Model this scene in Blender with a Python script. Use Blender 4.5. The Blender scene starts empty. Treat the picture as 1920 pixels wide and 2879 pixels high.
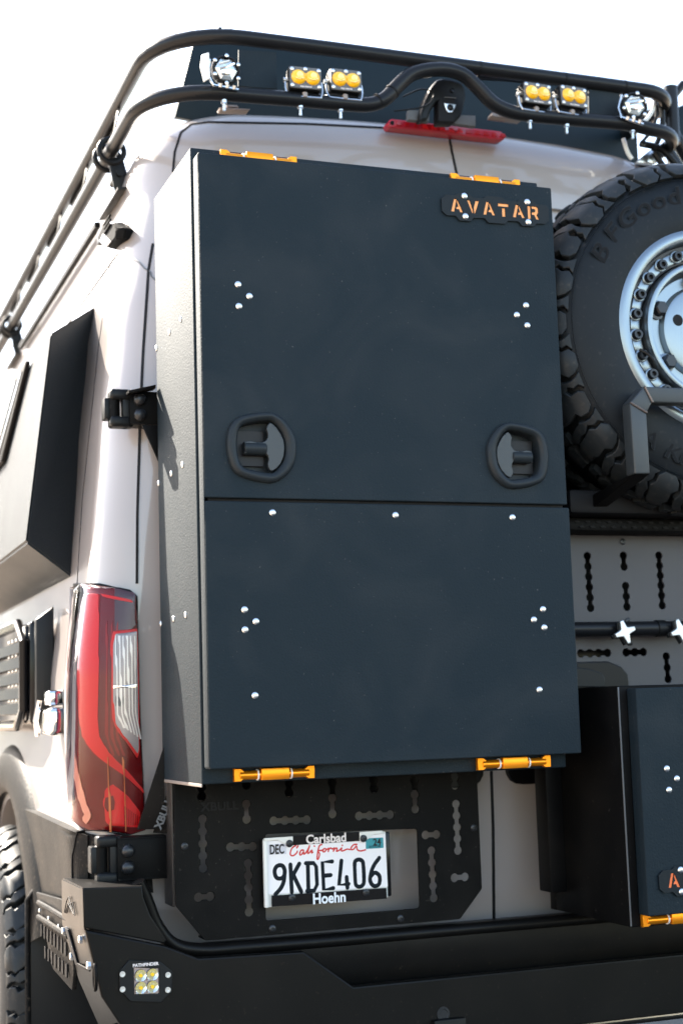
import bpy, bmesh, math, random
from math import sin, cos, pi, radians, atan2, hypot
from mathutils import Vector, Matrix
from mathutils.bvhtree import BVHTree
random.seed(4)
scn = bpy.context.scene
COL = scn.collection
# ------------------------------------------------------------------ camera
RR = Vector((0.93812924, -0.34489787, -0.03096766))
UU = Vector((-0.01636552, -0.13348676, 0.99091546))
FF = Vector((0.3458984, 0.92909997, 0.13087226))
CAM = Vector((-1.691, -3.515, 1.5)); FPX = 4233.0
cd = bpy.data.cameras.new('camera'); cam = bpy.data.objects.new('camera', cd); COL.objects.link(cam)
cam.matrix_world = Matrix(((RR.x, UU.x, -FF.x, CAM.x), (RR.y, UU.y, -FF.y, CAM.y), (RR.z, UU.z, -FF.z, CAM.z), (0, 0, 0, 1)))
cd.sensor_fit = 'VERTICAL'; cd.sensor_height = 36; cd.sensor_width = 24; cd.lens = 36 * FPX / 2879.0
cd.clip_end = 5000; cd.clip_start = .05
cd.dof.use_dof = True; cd.dof.focus_distance = 3.25; cd.dof.aperture_fstop = 2.8; cd.dof.aperture_blades = 8
scn.camera = cam
# ------------------------------------------------------------------ sky and sun
SUN_EL, SUN_AZ = radians(38), radians(-27)      # azimuth from +Y (van's nose) towards -X
wd = bpy.data.worlds.new('World'); scn.world = wd; wd.use_nodes = True
nt = wd.node_tree; bg = nt.nodes['Background']
sky = nt.nodes.new('ShaderNodeTexSky'); sky.sky_type = 'NISHITA'; sky.sun_disc = False
sky.sun_elevation = SUN_EL; sky.sun_rotation = SUN_AZ; sky.air_density = 1.0; sky.dust_density = 1.2; sky.ozone_density = 1.0
nt.links.new(sky.outputs[0], bg.inputs[0]); bg.inputs[1].default_value = 0.15
sd = bpy.data.lights.new('sun', 'SUN'); sd.energy = 5.0; sd.angle = radians(.5); sd.color = (1, .98, .96)
sun = bpy.data.objects.new('sun', sd); COL.objects.link(sun)
sdir = Vector((sin(SUN_AZ) * cos(SUN_EL), cos(SUN_AZ) * cos(SUN_EL), sin(SUN_EL)))
sun.rotation_euler = sdir.to_track_quat('Z', 'Y').to_euler(); sun.location = sdir * 30
scn.view_settings.view_transform = 'Standard'; scn.view_settings.look = 'None'
scn.view_settings.exposure = 2.3; scn.view_settings.use_white_balance = True; scn.view_settings.white_balance_temperature = 7500; scn.view_settings.gamma = 1.0
D = 1920 / 1568.0

def ray(x, y): return (FF * FPX + RR * (x - 960) - UU * (y - 1439.5)) / FPX
def un(x, y, ax, v):
    q = ray(x, y); return CAM + q * ((v - CAM[ax]) / q[ax])
def u(x, y, ax, v): return un(x * D, y * D, ax, v)

# ------------------------------------------------------------------ materials
MATS = {}
def mat(name, col, rough=.5, metal=0., coat=0., grain=0., gscale=900., bump=0., var=0., vscale=4., spec=.5, trans=0., emis=0., flake=0.):
    if name in MATS: return MATS[name]
    if spec == .5 and max(col) < .03 and not metal and not coat: spec = .2
    m = bpy.data.materials.new(name); m.use_nodes = True; t = m.node_tree; p = t.nodes['Principled BSDF']
    p.inputs['Base Color'].default_value = (*col, 1); p.inputs['Roughness'].default_value = rough
    p.inputs['Metallic'].default_value = metal; p.inputs['Coat Weight'].default_value = coat
    p.inputs['Coat Roughness'].default_value = .03; p.inputs['Specular IOR Level'].default_value = spec
    p.inputs['Transmission Weight'].default_value = trans
    tc = t.nodes.new('ShaderNodeTexCoord')
    if var:
        n = t.nodes.new('ShaderNodeTexNoise'); n.inputs['Scale'].default_value = vscale; n.inputs['Detail'].default_value = 5
        t.links.new(tc.outputs['Object'], n.inputs['Vector'])
        r = t.nodes.new('ShaderNodeMapRange'); r.inputs[3].default_value = 1 - var; r.inputs[4].default_value = 1 + var
        t.links.new(n.outputs[0], r.inputs[0])
        mx = t.nodes.new('ShaderNodeMix'); mx.data_type = 'RGBA'; mx.blend_type = 'MULTIPLY'; mx.inputs[0].default_value = 1
        mx.inputs[6].default_value = (*col, 1); t.links.new(r.outputs[0], mx.inputs[7]); t.links.new(mx.outputs[2], p.inputs['Base Color'])
        r2 = t.nodes.new('ShaderNodeMapRange'); r2.inputs[3].default_value = max(.02, rough * (1 - var)); r2.inputs[4].default_value = min(1, rough * (1 + var))
        t.links.new(n.outputs[0], r2.inputs[0]); t.links.new(r2.outputs[0], p.inputs['Roughness'])
    if bump or flake:
        n2 = t.nodes.new('ShaderNodeTexNoise'); n2.inputs['Scale'].default_value = gscale; n2.inputs['Detail'].default_value = 2
        t.links.new(tc.outputs['Object'], n2.inputs['Vector'])
        b = t.nodes.new('ShaderNodeBump'); b.inputs['Strength'].default_value = bump; b.inputs['Distance'].default_value = .001
        t.links.new(n2.outputs[0], b.inputs['Height']); t.links.new(b.outputs[0], p.inputs['Normal'])
    MATS[name] = m; return m

PAINT = mat('van_paint', (.335, .30, .285), .33, coat=1., var=.03, vscale=1.5)
COATB = mat('anthracite_powder_coat', (.0042, .0098, .0145), .64, bump=.9, gscale=210, var=.16, vscale=2.2, spec=.27)
COATD = mat('black_powder_coat', (.0034, .0034, .0036), .46, bump=.25, gscale=300, var=.12, vscale=5, spec=.08)
PANELG = mat('lit_grey_powder_coat', (.05, .047, .052), .5, bump=.3, gscale=900, var=.08, vscale=4)  # right panel's lighter look under the light, put into the coat colour
CLAD = mat('textured_black_cladding', (.006, .0065, .007), .5, bump=1., gscale=140, var=.2, vscale=6, spec=.08)
BLACKP = mat('black_plastic', (.008, .009, .010), .4, var=.15, vscale=12)
HANDLE = mat('satin_black_latch', (.014, .019, .023), .42, bump=.2, gscale=1200)
RUBBER = mat('tyre_rubber', (.007, .010, .013), .5, bump=.25, gscale=500, var=.3, vscale=7, spec=.18)
TREAD = mat('tread_rubber', (.014, .018, .021), .45, bump=.25, gscale=400, var=.25, vscale=14)
SEAL = mat('dark_door_seal', (.006, .006, .007), .6)
GLASSB = mat('black_window_glass', (.004, .004, .005), .28, spec=.25)
TUBE = mat('black_rack_tube', (.010, .011, .013), .30, bump=.12, gscale=300, var=.15, vscale=8)
ORANGE = mat('orange_anodised_aluminium', (.95, .30, .015), .30, metal=.75, var=.05, vscale=30)
BADGEO = mat('orange_badge_backing', (1., .40, .14), .6)
BADGE2 = mat('red_orange_badge_backing', (1., .20, .06), .6)
STEEL = mat('zinc_rivet_steel', (.72, .74, .76), .28, metal=1., var=.1, vscale=60)
CHROME = mat('chrome', (.8, .8, .8), .07, metal=1.)
RIM = mat('machined_silver_wheel', (.22, .26, .29), .30, metal=.9, bump=.15, gscale=350, var=.06, vscale=8)
DARKBOLT = mat('black_oxide_bolt', (.03, .032, .036), .32, metal=.6)
WHITE = mat('licence_plate_white', (.82, .80, .82), .35, coat=.4, var=.02, vscale=20)
NAVY = mat('licence_plate_navy', (.003, .008, .013), .5, spec=.15)
REDINK = mat('red_script_ink', (.62, .03, .03), .45)
TEALS = mat('teal_year_sticker', (.0, .25, .30), .4)
PALE = mat('pale_month_sticker', (.62, .62, .68), .5)
INK = mat('dark_ink', (.02, .02, .022), .5)
GLOSSB = mat('glossy_black_plastic', (.006, .006, .007), .15)
LETW = mat('white_lettering', (.72, .76, .8), .4)
LETP = mat('pinkish_white_lettering', (.75, .68, .66), .4)
LREDD = mat('dark_red_lens', (.15, .004, .006), .2, spec=.3)
LRED = mat('bright_red_lens', (.72, .008, .011), .35, coat=.0, spec=.3)
LRED2 = mat('mid_red_lens', (.30, .006, .008), .25, spec=.3)
LSMOKE = mat('smoked_purple_lens', (.05, .012, .025), .1)
LCLEAR = mat('ribbed_clear_lens', (.30, .30, .32), .22, metal=.3)
LCLEAR2 = mat('dull_clear_lens', (.55, .55, .56), .2, metal=.4)
REDB = mat('brake_light_red', (.50, .012, .03), .22, coat=.4)
REDC = mat('brake_light_core', (.50, .006, .01), .2, coat=.4)
YEL = mat('amber_lamp_lens', (1., .50, .015), .25, coat=.6)
YEL2 = mat('amber_lamp_reflector', (1., .80, .25), .25, coat=.5)
LENSW = mat('clear_lamp_lens', (.70, .78, .82), .08, metal=.7, coat=1.)
LEDY = mat('yellow_led_chip', (.9, .55, .02), .3)
ROOFP = mat('dark_roof_panel', (.004, .012, .017), .5, bump=.2, gscale=300, var=.2, vscale=2)
GREYP = mat('grey_plastic', (.10, .105, .11), .5)
WHITEP = mat('white_plastic_cable', (.75, .75, .72), .4)
EDGE = mat('bare_edge_trim', (.30, .25, .22), .45, metal=.3)

BUMP = mat('bumper_powder_coat', (.004, .0038, .0037), .36, bump=.2, gscale=500, var=.25, vscale=5, spec=.15)
FRAME = mat('satin_grey_tube', (.028, .034, .038), .45, bump=.3, gscale=500)

def dusty(m, scale, lo, hi, col, amt):
    """fine settled dust specks and smudges over a painted surface"""
    t = m.node_tree; p = t.nodes['Principled BSDF']; tc = t.nodes.new('ShaderNodeTexCoord')
    n = t.nodes.new('ShaderNodeTexNoise'); n.inputs['Scale'].default_value = scale; n.inputs['Detail'].default_value = 3; t.links.new(tc.outputs['Object'], n.inputs['Vector'])
    n2 = t.nodes.new('ShaderNodeTexNoise'); n2.inputs['Scale'].default_value = 3.5; n2.inputs['Detail'].default_value = 6; n2.inputs['Distortion'].default_value = 1.2; t.links.new(tc.outputs['Object'], n2.inputs['Vector'])
    r = t.nodes.new('ShaderNodeMapRange'); r.inputs[1].default_value = lo; r.inputs[2].default_value = hi; t.links.new(n.outputs[0], r.inputs[0])
    r2 = t.nodes.new('ShaderNodeMapRange'); r2.inputs[1].default_value = .45; r2.inputs[2].default_value = .75; r2.inputs[3].default_value = .0; r2.inputs[4].default_value = 1; t.links.new(n2.outputs[0], r2.inputs[0])
    a = t.nodes.new('ShaderNodeMath'); a.operation = 'MULTIPLY_ADD'; t.links.new(r.outputs[0], a.inputs[0]); a.inputs[1].default_value = amt
    b = t.nodes.new('ShaderNodeMath'); b.operation = 'MULTIPLY'; t.links.new(r2.outputs[0], b.inputs[0]); b.inputs[1].default_value = amt * .16; t.links.new(b.outputs[0], a.inputs[2])
    mx = t.nodes.new('ShaderNodeMix'); mx.data_type = 'RGBA'; t.links.new(a.outputs[0], mx.inputs[0]); bc = p.inputs['Base Color']
    if bc.links: t.links.new(bc.links[0].from_socket, mx.inputs[6])
    else: mx.inputs[6].default_value = bc.default_value
    mx.inputs[7].default_value = (*col, 1); t.links.new(mx.outputs[2], bc)
dusty(COATB, 140, .70, .76, (.16, .15, .14), .35); dusty(COATD, 120, .68, .76, (.16, .14, .12), .22); dusty(BUMP, 110, .66, .80, (.20, .15, .11), .10)
dusty(RUBBER, 90, .60, .82, (.20, .17, .15), .10); dusty(TREAD, 60, .54, .82, (.20, .16, .13), .14); dusty(CLAD, 90, .60, .78, (.22, .17, .13), .3)
COATB.node_tree.nodes['Principled BSDF'].inputs['Specular Tint'].default_value = (.80, .93, 1, 1)

def ground_mat():
    m = bpy.data.materials.new('sandy_asphalt_ground'); m.use_nodes = True; t = m.node_tree; p = t.nodes['Principled BSDF']
    tc = t.nodes.new('ShaderNodeTexCoord'); n = t.nodes.new('ShaderNodeTexNoise'); n.inputs['Scale'].default_value = .6; n.inputs['Detail'].default_value = 8
    n2 = t.nodes.new('ShaderNodeTexNoise'); n2.inputs['Scale'].default_value = 60
    t.links.new(tc.outputs['Object'], n.inputs['Vector']); t.links.new(tc.outputs['Object'], n2.inputs['Vector'])
    cr = t.nodes.new('ShaderNodeValToRGB'); cr.color_ramp.elements[0].color = (.30, .225, .165, 1); cr.color_ramp.elements[1].color = (.46, .36, .275, 1)
    cr.color_ramp.elements[0].position = .35; cr.color_ramp.elements[1].position = .65
    t.links.new(n.outputs[0], cr.inputs[0]); t.links.new(cr.outputs[0], p.inputs['Base Color'])
    b = t.nodes.new('ShaderNodeBump'); b.inputs['Strength'].default_value = .5; b.inputs['Distance'].default_value = .01
    t.links.new(n2.outputs[0], b.inputs['Height']); t.links.new(b.outputs[0], p.inputs['Normal']); p.inputs['Roughness'].default_value = .9
    return m

# ------------------------------------------------------------------ object helpers
ROOTLOC = {}
def thing(name, label, cat, loc, group=None):
    o = bpy.data.objects.new(name, None); COL.objects.link(o); o.location = loc; o.empty_display_size = .1
    o['label'] = label; o['category'] = cat
    if group: o['group'] = group
    ROOTLOC[o] = Vector(loc); return o
def rootof(o):
    while o.parent: o = o.parent
    return o
def part(name, me, m, parent, label=None, smooth=35):
    """me in world coordinates -> child mesh of parent"""
    o = bpy.data.objects.new(name, me); COL.objects.link(o)
    if parent is not None:
        r = rootof(parent); me.transform(Matrix.Translation(-ROOTLOC[r])); o.parent = parent
    if m is not None:
        me.materials.clear(); me.materials.append(m)
    if smooth:
        me.polygons.foreach_set('use_smooth', [True] * len(me.polygons)); me.set_sharp_from_angle(angle=radians(smooth))
    if label: o['label'] = label
    return o
def inst(name, me, m, parent, mtx, label=None, smooth=35):
    """shared mesh at a world matrix"""
    o = bpy.data.objects.new(name, me); COL.objects.link(o)
    if not me.materials:
        me.materials.append(m)
        if smooth:
            me.polygons.foreach_set('use_smooth', [True] * len(me.polygons)); me.set_sharp_from_angle(angle=radians(smooth))
    o.parent = parent
    o.matrix_local = Matrix.Translation(-ROOTLOC[rootof(parent)]) @ mtx if parent else mtx
    if label: o['label'] = label
    return o
def copy_tree(o, parent=None):
    c = o.copy(); COL.objects.link(c); c.parent = parent
    if parent: c.matrix_parent_inverse = o.matrix_parent_inverse
    for ch in list(o.children): copy_tree(ch, c)
    return c

# ------------------------------------------------------------------ mesh helpers
def mk(vs, fs, name='mesh'):
    me = bpy.data.meshes.new(name); me.from_pydata([tuple(v) for v in vs], [], fs); me.update(); return me
def join(ms, name='mesh'):
    vs, fs = [], []
    for m in ms:
        k = len(vs); vs += [v.co.copy() for v in m.vertices]; fs += [[i + k for i in p.vertices] for p in m.polygons]
    return mk(vs, fs, name)
def bmout(bm, name='mesh'):
    bmesh.ops.recalc_face_normals(bm, faces=bm.faces)
    me = bpy.data.meshes.new(name); bm.to_mesh(me); bm.free(); return me
def box(x0, x1, y0, y1, z0, z1, b=.003, seg=2):
    bm = bmesh.new(); bmesh.ops.create_cube(bm, size=1)
    for v in bm.verts: v.co = Vector(((x0 + x1) / 2 + v.co.x * (x1 - x0), (y0 + y1) / 2 + v.co.y * (y1 - y0), (z0 + z1) / 2 + v.co.z * (z1 - z0)))
    if b: bmesh.ops.bevel(bm, geom=bm.edges[:], offset=b, segments=seg, affect='EDGES', profile=.5)
    return bmout(bm)
def slab(pts, t, b=.002, seg=2):
    """thick plate: polygon pts (3-D, planar) extruded by vector t"""
    bm = bmesh.new(); t = Vector(t)
    a = [bm.verts.new(p) for p in pts]; c = [bm.verts.new(Vector(p) + t) for p in pts]; n = len(pts)
    bm.faces.new(a); bm.faces.new(c[::-1])
    for i in range(n): bm.faces.new((a[i], a[(i + 1) % n], c[(i + 1) % n], c[i]))
    bmesh.ops.recalc_face_normals(bm, faces=bm.faces)
    if b: bmesh.ops.bevel(bm, geom=bm.edges[:], offset=b, segments=seg, affect='EDGES', profile=.5)
    return bmout(bm)
def poly3(vs, fs, b=.003):
    bm = bmesh.new(); V = [bm.verts.new(v) for v in vs]
    for f in fs: bm.faces.new([V[i] for i in f])
    bmesh.ops.recalc_face_normals(bm, faces=bm.faces)
    if b: bmesh.ops.bevel(bm, geom=[e for e in bm.edges if len(e.link_faces) == 2], offset=b, segments=2, affect='EDGES')
    return bmout(bm)
def smoothpath(P, n=6):
    P = [Vector(p) for p in P]; out = []
    for i in range(len(P) - 1):
        p0 = P[max(i - 1, 0)]; p1 = P[i]; p2 = P[i + 1]; p3 = P[min(i + 2, len(P) - 1)]
        for k in range(n):
            t = k / n
            out.append(.5 * ((2 * p1) + (p2 - p0) * t + (2 * p0 - 5 * p1 + 4 * p2 - p3) * t * t + (3 * p1 - p0 - 3 * p2 + p3) * t ** 3))
    out.append(P[-1]); return out
def tube(P, r, seg=14, prof=None, cap=True):
    P = [Vector(p) for p in P]; n = len(P); vs, fs = [], []
    T = [(P[min(i + 1, n - 1)] - P[max(i - 1, 0)]).normalized() for i in range(n)]
    a = T[0].orthogonal().normalized()
    if prof:
        ref = Vector((0, 0, 1)) if abs(T[0].z) < .9 else Vector((0, 1, 0)); a = (ref - T[0] * ref.dot(T[0])).normalized()
    for i in range(n):
        a = (a - T[i] * a.dot(T[i])).normalized(); b = T[i].cross(a)
        rr = r[i] if isinstance(r, (list, tuple)) else r
        if prof:
            for (s, q) in prof: vs.append(P[i] + a * s + b * q)
        else:
            for k in range(seg): vs.append(P[i] + (a * cos(2 * pi * k / seg) + b * sin(2 * pi * k / seg)) * rr)
    m = len(prof) if prof else seg
    for i in range(n - 1):
        for k in range(m): fs.append((i * m + k, i * m + (k + 1) % m, (i + 1) * m + (k + 1) % m, (i + 1) * m + k))
    if cap: fs.append(list(range(m))[::-1]); fs.append([(n - 1) * m + k for k in range(m)])
    bm = bmesh.new(); V = [bm.verts.new(v) for v in vs]
    for f in fs: bm.faces.new([V[i] for i in f])
    return bmout(bm)
def cyl(a, b, r, seg=20, bev=.0, r2=None):
    a, b = Vector(a), Vector(b); ax = (b - a).normalized(); L = (b - a).length
    pr = [(0, 0), (r - bev, 0)] + ([(r, bev)] if bev else []) + ([(r2 or r, L - bev)] if bev else [(r2 or r, L)]) + ([((r2 or r) - bev, L)] if bev else []) + [(0, L)]
    return lathe(pr, a, ax, seg)
def lathe(prof, o=(0, 0, 0), ax=(0, 0, 1), seg=32, a0=0., a1=2 * pi):
    """prof = (radius, height along axis)"""
    o = Vector(o); ax = Vector(ax).normalized(); e = ax.orthogonal().normalized()
    if abs(ax.y) > .99: e = Vector((1, 0, 0))
    if abs(ax.x) > .99: e = Vector((0, 1, 0))
    f = ax.cross(e); full = abs(a1 - a0 - 2 * pi) < 1e-6; ns = seg if full else seg + 1
    vs, fs, rows = [], [], []
    for (r, h) in prof:
        if r < 1e-7: rows.append([len(vs)] * ns); vs.append(o + ax * h)
        else:
            k0 = len(vs)
            for k in range(ns):
                t = a0 + (a1 - a0) * k / seg; vs.append(o + ax * h + (e * cos(t) + f * sin(t)) * r)
            rows.append(list(range(k0, k0 + ns)))
    for i in range(len(rows) - 1):
        for k in range(seg):
            k2 = (k + 1) % ns; q = [rows[i][k], rows[i][k2], rows[i + 1][k2], rows[i + 1][k]]; s = []
            for v in q:
                if v not in s: s.append(v)
            if len(s) > 2: fs.append(s)
    bm = bmesh.new(); V = [bm.verts.new(v) for v in vs]
    for q in fs: bm.faces.new([V[i] for i in q])
    return bmout(bm)
def roundpoly(P, r, n=4):
    out = []; N = len(P)
    for i in range(N):
        p = Vector(P[i]); a = Vector(P[i - 1]); b = Vector(P[(i + 1) % N]); ri = r[i] if isinstance(r, (list, tuple)) else r
        if ri <= 0: out.append(tuple(p)); continue
        da = (a - p); db = (b - p); l = min(ri, da.length * .49, db.length * .49); s = p + da.normalized() * l; e = p + db.normalized() * l
        for k in range(n + 1):
            t = k / n; out.append(tuple(s * (1 - t) ** 2 + p * 2 * t * (1 - t) + e * t * t))
    return out
def plate2(outl, holes=(), t=.004, b=.0006, res=1):
    """2-D polygon (x,z) with holes -> thick plate; front face at y=0, back at y=+t (world X,Z used as given)"""
    cu = bpy.data.curves.new('c', 'CURVE'); cu.dimensions = '2D'; cu.fill_mode = 'BOTH'
    for P in [outl] + list(holes):
        s = cu.splines.new('POLY'); s.points.add(len(P) - 1); s.use_cyclic_u = True
        for i, p in enumerate(P): s.points[i].co = (p[0], p[1], 0, 1)
    cu.extrude = max(t / 2 - b, 0); cu.bevel_depth = b; cu.bevel_resolution = res; cu.offset = -b
    ob = bpy.data.objects.new('c', cu); me = bpy.data.meshes.new_from_object(ob)
    bpy.data.objects.remove(ob); bpy.data.curves.remove(cu)
    me.transform(Matrix(((1, 0, 0, 0), (0, 0, -1, t / 2), (0, 1, 0, 0), (0, 0, 0, 1)))); return me
def plateY(outl, holes, y, t=.004, b=.0006):
    me = plate2(outl, holes, t, b); me.transform(Matrix.Translation((0, y, 0))); return me
def text(s, size, ext=.0006, off=0., sx=1., align='CENTER', shear=0.):
    cu = bpy.data.curves.new('t', 'FONT'); cu.body = s; cu.size = size; cu.extrude = ext; cu.offset = off; cu.align_x = align; cu.align_y = 'CENTER'; cu.shear = shear
    cu.resolution_u = 4
    ob = bpy.data.objects.new('t', cu); me = bpy.data.meshes.new_from_object(ob)
    bpy.data.objects.remove(ob); bpy.data.curves.remove(cu)
    me.transform(Matrix(((sx, 0, 0, 0), (0, 0, -1, 0), (0, 1, 0, 0), (0, 0, 0, 1)))); return me
def strokes(paths, w, y=0., flat=.12, sm=0):
    """flattened round strokes in the X,Z plane"""
    ms = []
    for P in paths:
        Q = [(p[0], 0, p[1]) for p in P]
        if sm: Q = smoothpath(Q, sm)
        ms.append(tube(Q, w / 2, 8))
        for e in (Q[0], Q[-1]): ms.append(lathe([(0, -w / 2), (w * .35, -w * .35), (w / 2, 0), (w * .35, w * .35), (0, w / 2)], e, (0, 1, 0), 8))
    me = join(ms); me.transform(Matrix.Scale(flat, 4, (0, 1, 0))); me.transform(Matrix.Translation((0, y, 0))); return me
def chain(a, b, n, R=.0105, h=.006):
    """row of n round lobes joined by necks: the slot of a slotted panel; a,b = 2-D centres of end lobes"""
    a = Vector(a); b = Vector(b); 
    if n == 1: return [(a.x + R * cos(t * pi / 8), a.y + R * sin(t * pi / 8)) for t in range(16)]
    d = (b - a).normalized(); q = Vector((-d.y, d.x)); al = math.asin(min(h / R, .99)); out = []
    C = [a + (b - a) * i / (n - 1) for i in range(n)]
    def arc(c, t0, t1, m=6):
        for k in range(m + 1):
            t = t0 + (t1 - t0) * k / m; out.append(tuple(c + d * cos(t) * R + q * sin(t) * R))
    arc(C[0], al, 2 * pi - al, 10)
    for c in C[1:-1]: arc(c, -(pi - al), -al, 5)
    arc(C[-1], -(pi - al), pi - al, 10)
    for c in C[-2:0:-1]: arc(c, al, pi - al, 5)
    return out
def dome(R=.0075, h=.0035):
    return lathe([(R, 0), (R, h * .25), (R * .85, h * .65), (R * .5, h * .93), (0, h)], (0, 0, 0), (0, -1, 0), 16)
def orient(ax, loc, up=(0, 0, 1)):
    """matrix taking local -Y to ax"""
    y = -Vector(ax).normalized(); upv = Vector(up); x = y.cross(upv).normalized() if abs(y.dot(upv)) < .99 else Vector((1, 0, 0)); z = x.cross(y)
    return Matrix(((x.x, y.x, z.x, loc[0]), (x.y, y.y, z.y, loc[1]), (x.z, y.z, z.z, loc[2]), (0, 0, 0, 1)))
def interp(T, x):
    if x <= T[0][0]: return T[0][1]
    for (a, p), (b, q) in zip(T, T[1:]):
        if x <= b:
            t = (x - a) / (b - a); t = t * t * (3 - 2 * t) * .35 + t * .65; return p + (q - p) * t
    return T[-1][1]
# ================================================================== GROUND
g = mk([(-200, -200, 0), (200, -200, 0), (200, 200, 0), (-200, 200, 0)], [(0, 1, 2, 3)])
go = bpy.data.objects.new('ground', g); COL.objects.link(go); go.location = (0, 0, .32); g.materials.append(ground_mat()); go['kind'] = 'structure'
added_lot = mk([(-1.9, -60, 0), (45, -60, 0), (45, 3, 0), (-1.9, 3, 0)], [(0, 1, 2, 3)])  # unseen dark sheet, added to cut ground bounce on the van's rear
lo0 = bpy.data.objects.new('added_asphalt_lot', added_lot); COL.objects.link(lo0); lo0.location = (0, 0, .324); lo0['kind'] = 'structure'
added_lot.materials.append(mat('added_dark_asphalt', (.035, .036, .038), .9, bump=1., gscale=80, var=.25, vscale=2))
# off-view slope, added to dim the sky mirrored in the glossy flank
hv, hf = [], []; NX, NY = 40, 26
for j in range(NY + 1):
    for i in range(NX + 1):
        x = -3.2 - 60 * (i / NX) ** 1.8; y = 9 + 60 * (j / NY) ** 1.5
        e1 = min(1, (y - 9) / 17); e1 = e1 * e1 * (3 - 2 * e1); e2 = min(1, (-3.2 - x) / 1.6)
        h = 8.5 * e1 * e2 * (1 + .16 * sin(x * .31 + 1) + .10 * sin(x * .9 + y * .2) + .06 * sin(x * 2.1 + y)) + .25 * random.random() * e1 * e2
        hv.append((x, y, h - .02))
for j in range(NY):
    for i in range(NX): a = j * (NX + 1) + i; hf.append((a, a + 1, a + NX + 2, a + NX + 1))
hm_ = mk(hv, hf, 'added_hillside'); ho = bpy.data.objects.new('added_hillside', hm_); COL.objects.link(ho); ho.location = (0, 0, .32); ho['kind'] = 'structure'
hm_.materials.append(mat('added_scrub_hill', (.16, .125, .095), .95, var=1.0, vscale=.22))
# ================================================================== VAN
van = thing('camper_van', 'light grey high-roof camper van seen from behind, carrying a roof rack and a spare wheel', 'van', (0, 0, .32))
TW = [(.90, .99), (1.05, 1.025), (1.3, 1.04), (1.6, 1.03), (1.85, 1.0), (2.2, .965), (2.5, .925), (2.72, .885), (2.87, .855)]
TY = [(.9, .03), (1.1, .0), (1.8, .0), (2.2, .012), (2.5, .045), (2.72, .085), (2.87, .115)]
TR = [(.9, .08), (1.3, .10), (1.9, .12), (2.5, .17), (2.87, .2)]
def outline(W, Y, r, dz=0., crown=0.):
    P = []
    for y in (4.6, 3.2, 2.2, 1.7, 1.35, 1.1, .9, .7): P.append((-W, y))
    for k in (.66, .33): P.append((-W, Y + r + (.7 - Y - r) * k))
    for k in range(15):
        t = k / 14 * pi / 2; P.append((-W + r - r * cos(t), Y + r - r * sin(t)))
    n = 20
    for k in range(1, n):
        x = -(W - r) + 2 * (W - r) * k / n; P.append((x, Y - .018 * (1 - (x / (W - r)) ** 2)))
    h = len(P)
    Q = P[:len(P) - n + 1]
    return P + [(-x, y) for x, y in Q[::-1]]
levels = [(.90, 0)] + [(.92 + (2.87 - .92) * k / 34, 0) for k in range(35)] + [(None, k / 10 * pi / 2) for k in range(1, 11)]
rows = []
for z, th in levels:
    if z is not None: W, Y, r = interp(TW, z), interp(TY, z), interp(TR, z); zz = z
    else: W, Y, r = .855 - .15 * (1 - cos(th)), .115 + .08 * (1 - cos(th)), .2 - .02 * (1 - cos(th)); zz = 2.87 + .20 * sin(th)
    rows.append([(x, y, zz + (.04 * sin(th) * (1 - (x / .9) ** 2) if th else 0)) for x, y in outline(W, Y, r)])
m = len(rows[0]); assert all(len(r) == m for r in rows), [len(r) for r in rows]
vs = [p for r in rows for p in r]; fs = []
for i in range(len(rows) - 1):
    for k in range(m): fs.append((i * m + k, i * m + (k + 1) % m, (i + 1) * m + (k + 1) % m, (i + 1) * m + k))
fs.append(list(range(m))[::-1]); c = len(vs); vs.append((0, 2.4, 3.1))
for k in range(m): fs.append(((len(rows) - 1) * m + k, (len(rows) - 1) * m + (k + 1) % m, c))
body_me = mk(vs, fs, 'van_body'); 
BV = BVHTree.FromPolygons([Vector(v) for v in vs], [list(f) for f in fs])
MISS = []
def bhit(x, y):
    q = ray(x, y).normalized(); h, n, i, d = BV.ray_cast(CAM, q)
    if h is None:
        h, n, i, d = BV.find_nearest(un(x, y, 0, -1.03) if x < 600 else un(x, y, 1, .15)); MISS.append((round(x), round(y)))
    if n.dot(q) > 0: n = -n
    return h, n
def B(x, y): return bhit(x * D, y * D)
# wheel-arch opening
WC = Vector((-1.0, 1.15, .75))
def cut(me, cutter):
    o = bpy.data.objects.new('a', me); k = bpy.data.objects.new('b', cutter); COL.objects.link(o); COL.objects.link(k)
    md = o.modifiers.new('x', 'BOOLEAN'); md.object = k; md.operation = 'DIFFERENCE'; md.solver = 'EXACT'
    dg = bpy.context.evaluated_depsgraph_get(); r = bpy.data.meshes.new_from_object(o.evaluated_get(dg))
    bpy.data.objects.remove(o); bpy.data.objects.remove(k); return r
body_me = cut(body_me, cyl((-1.4, WC.y, WC.z), (-.66, WC.y, WC.z), .52, 48))
part('van_body', body_me, PAINT, van, smooth=50)

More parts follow.
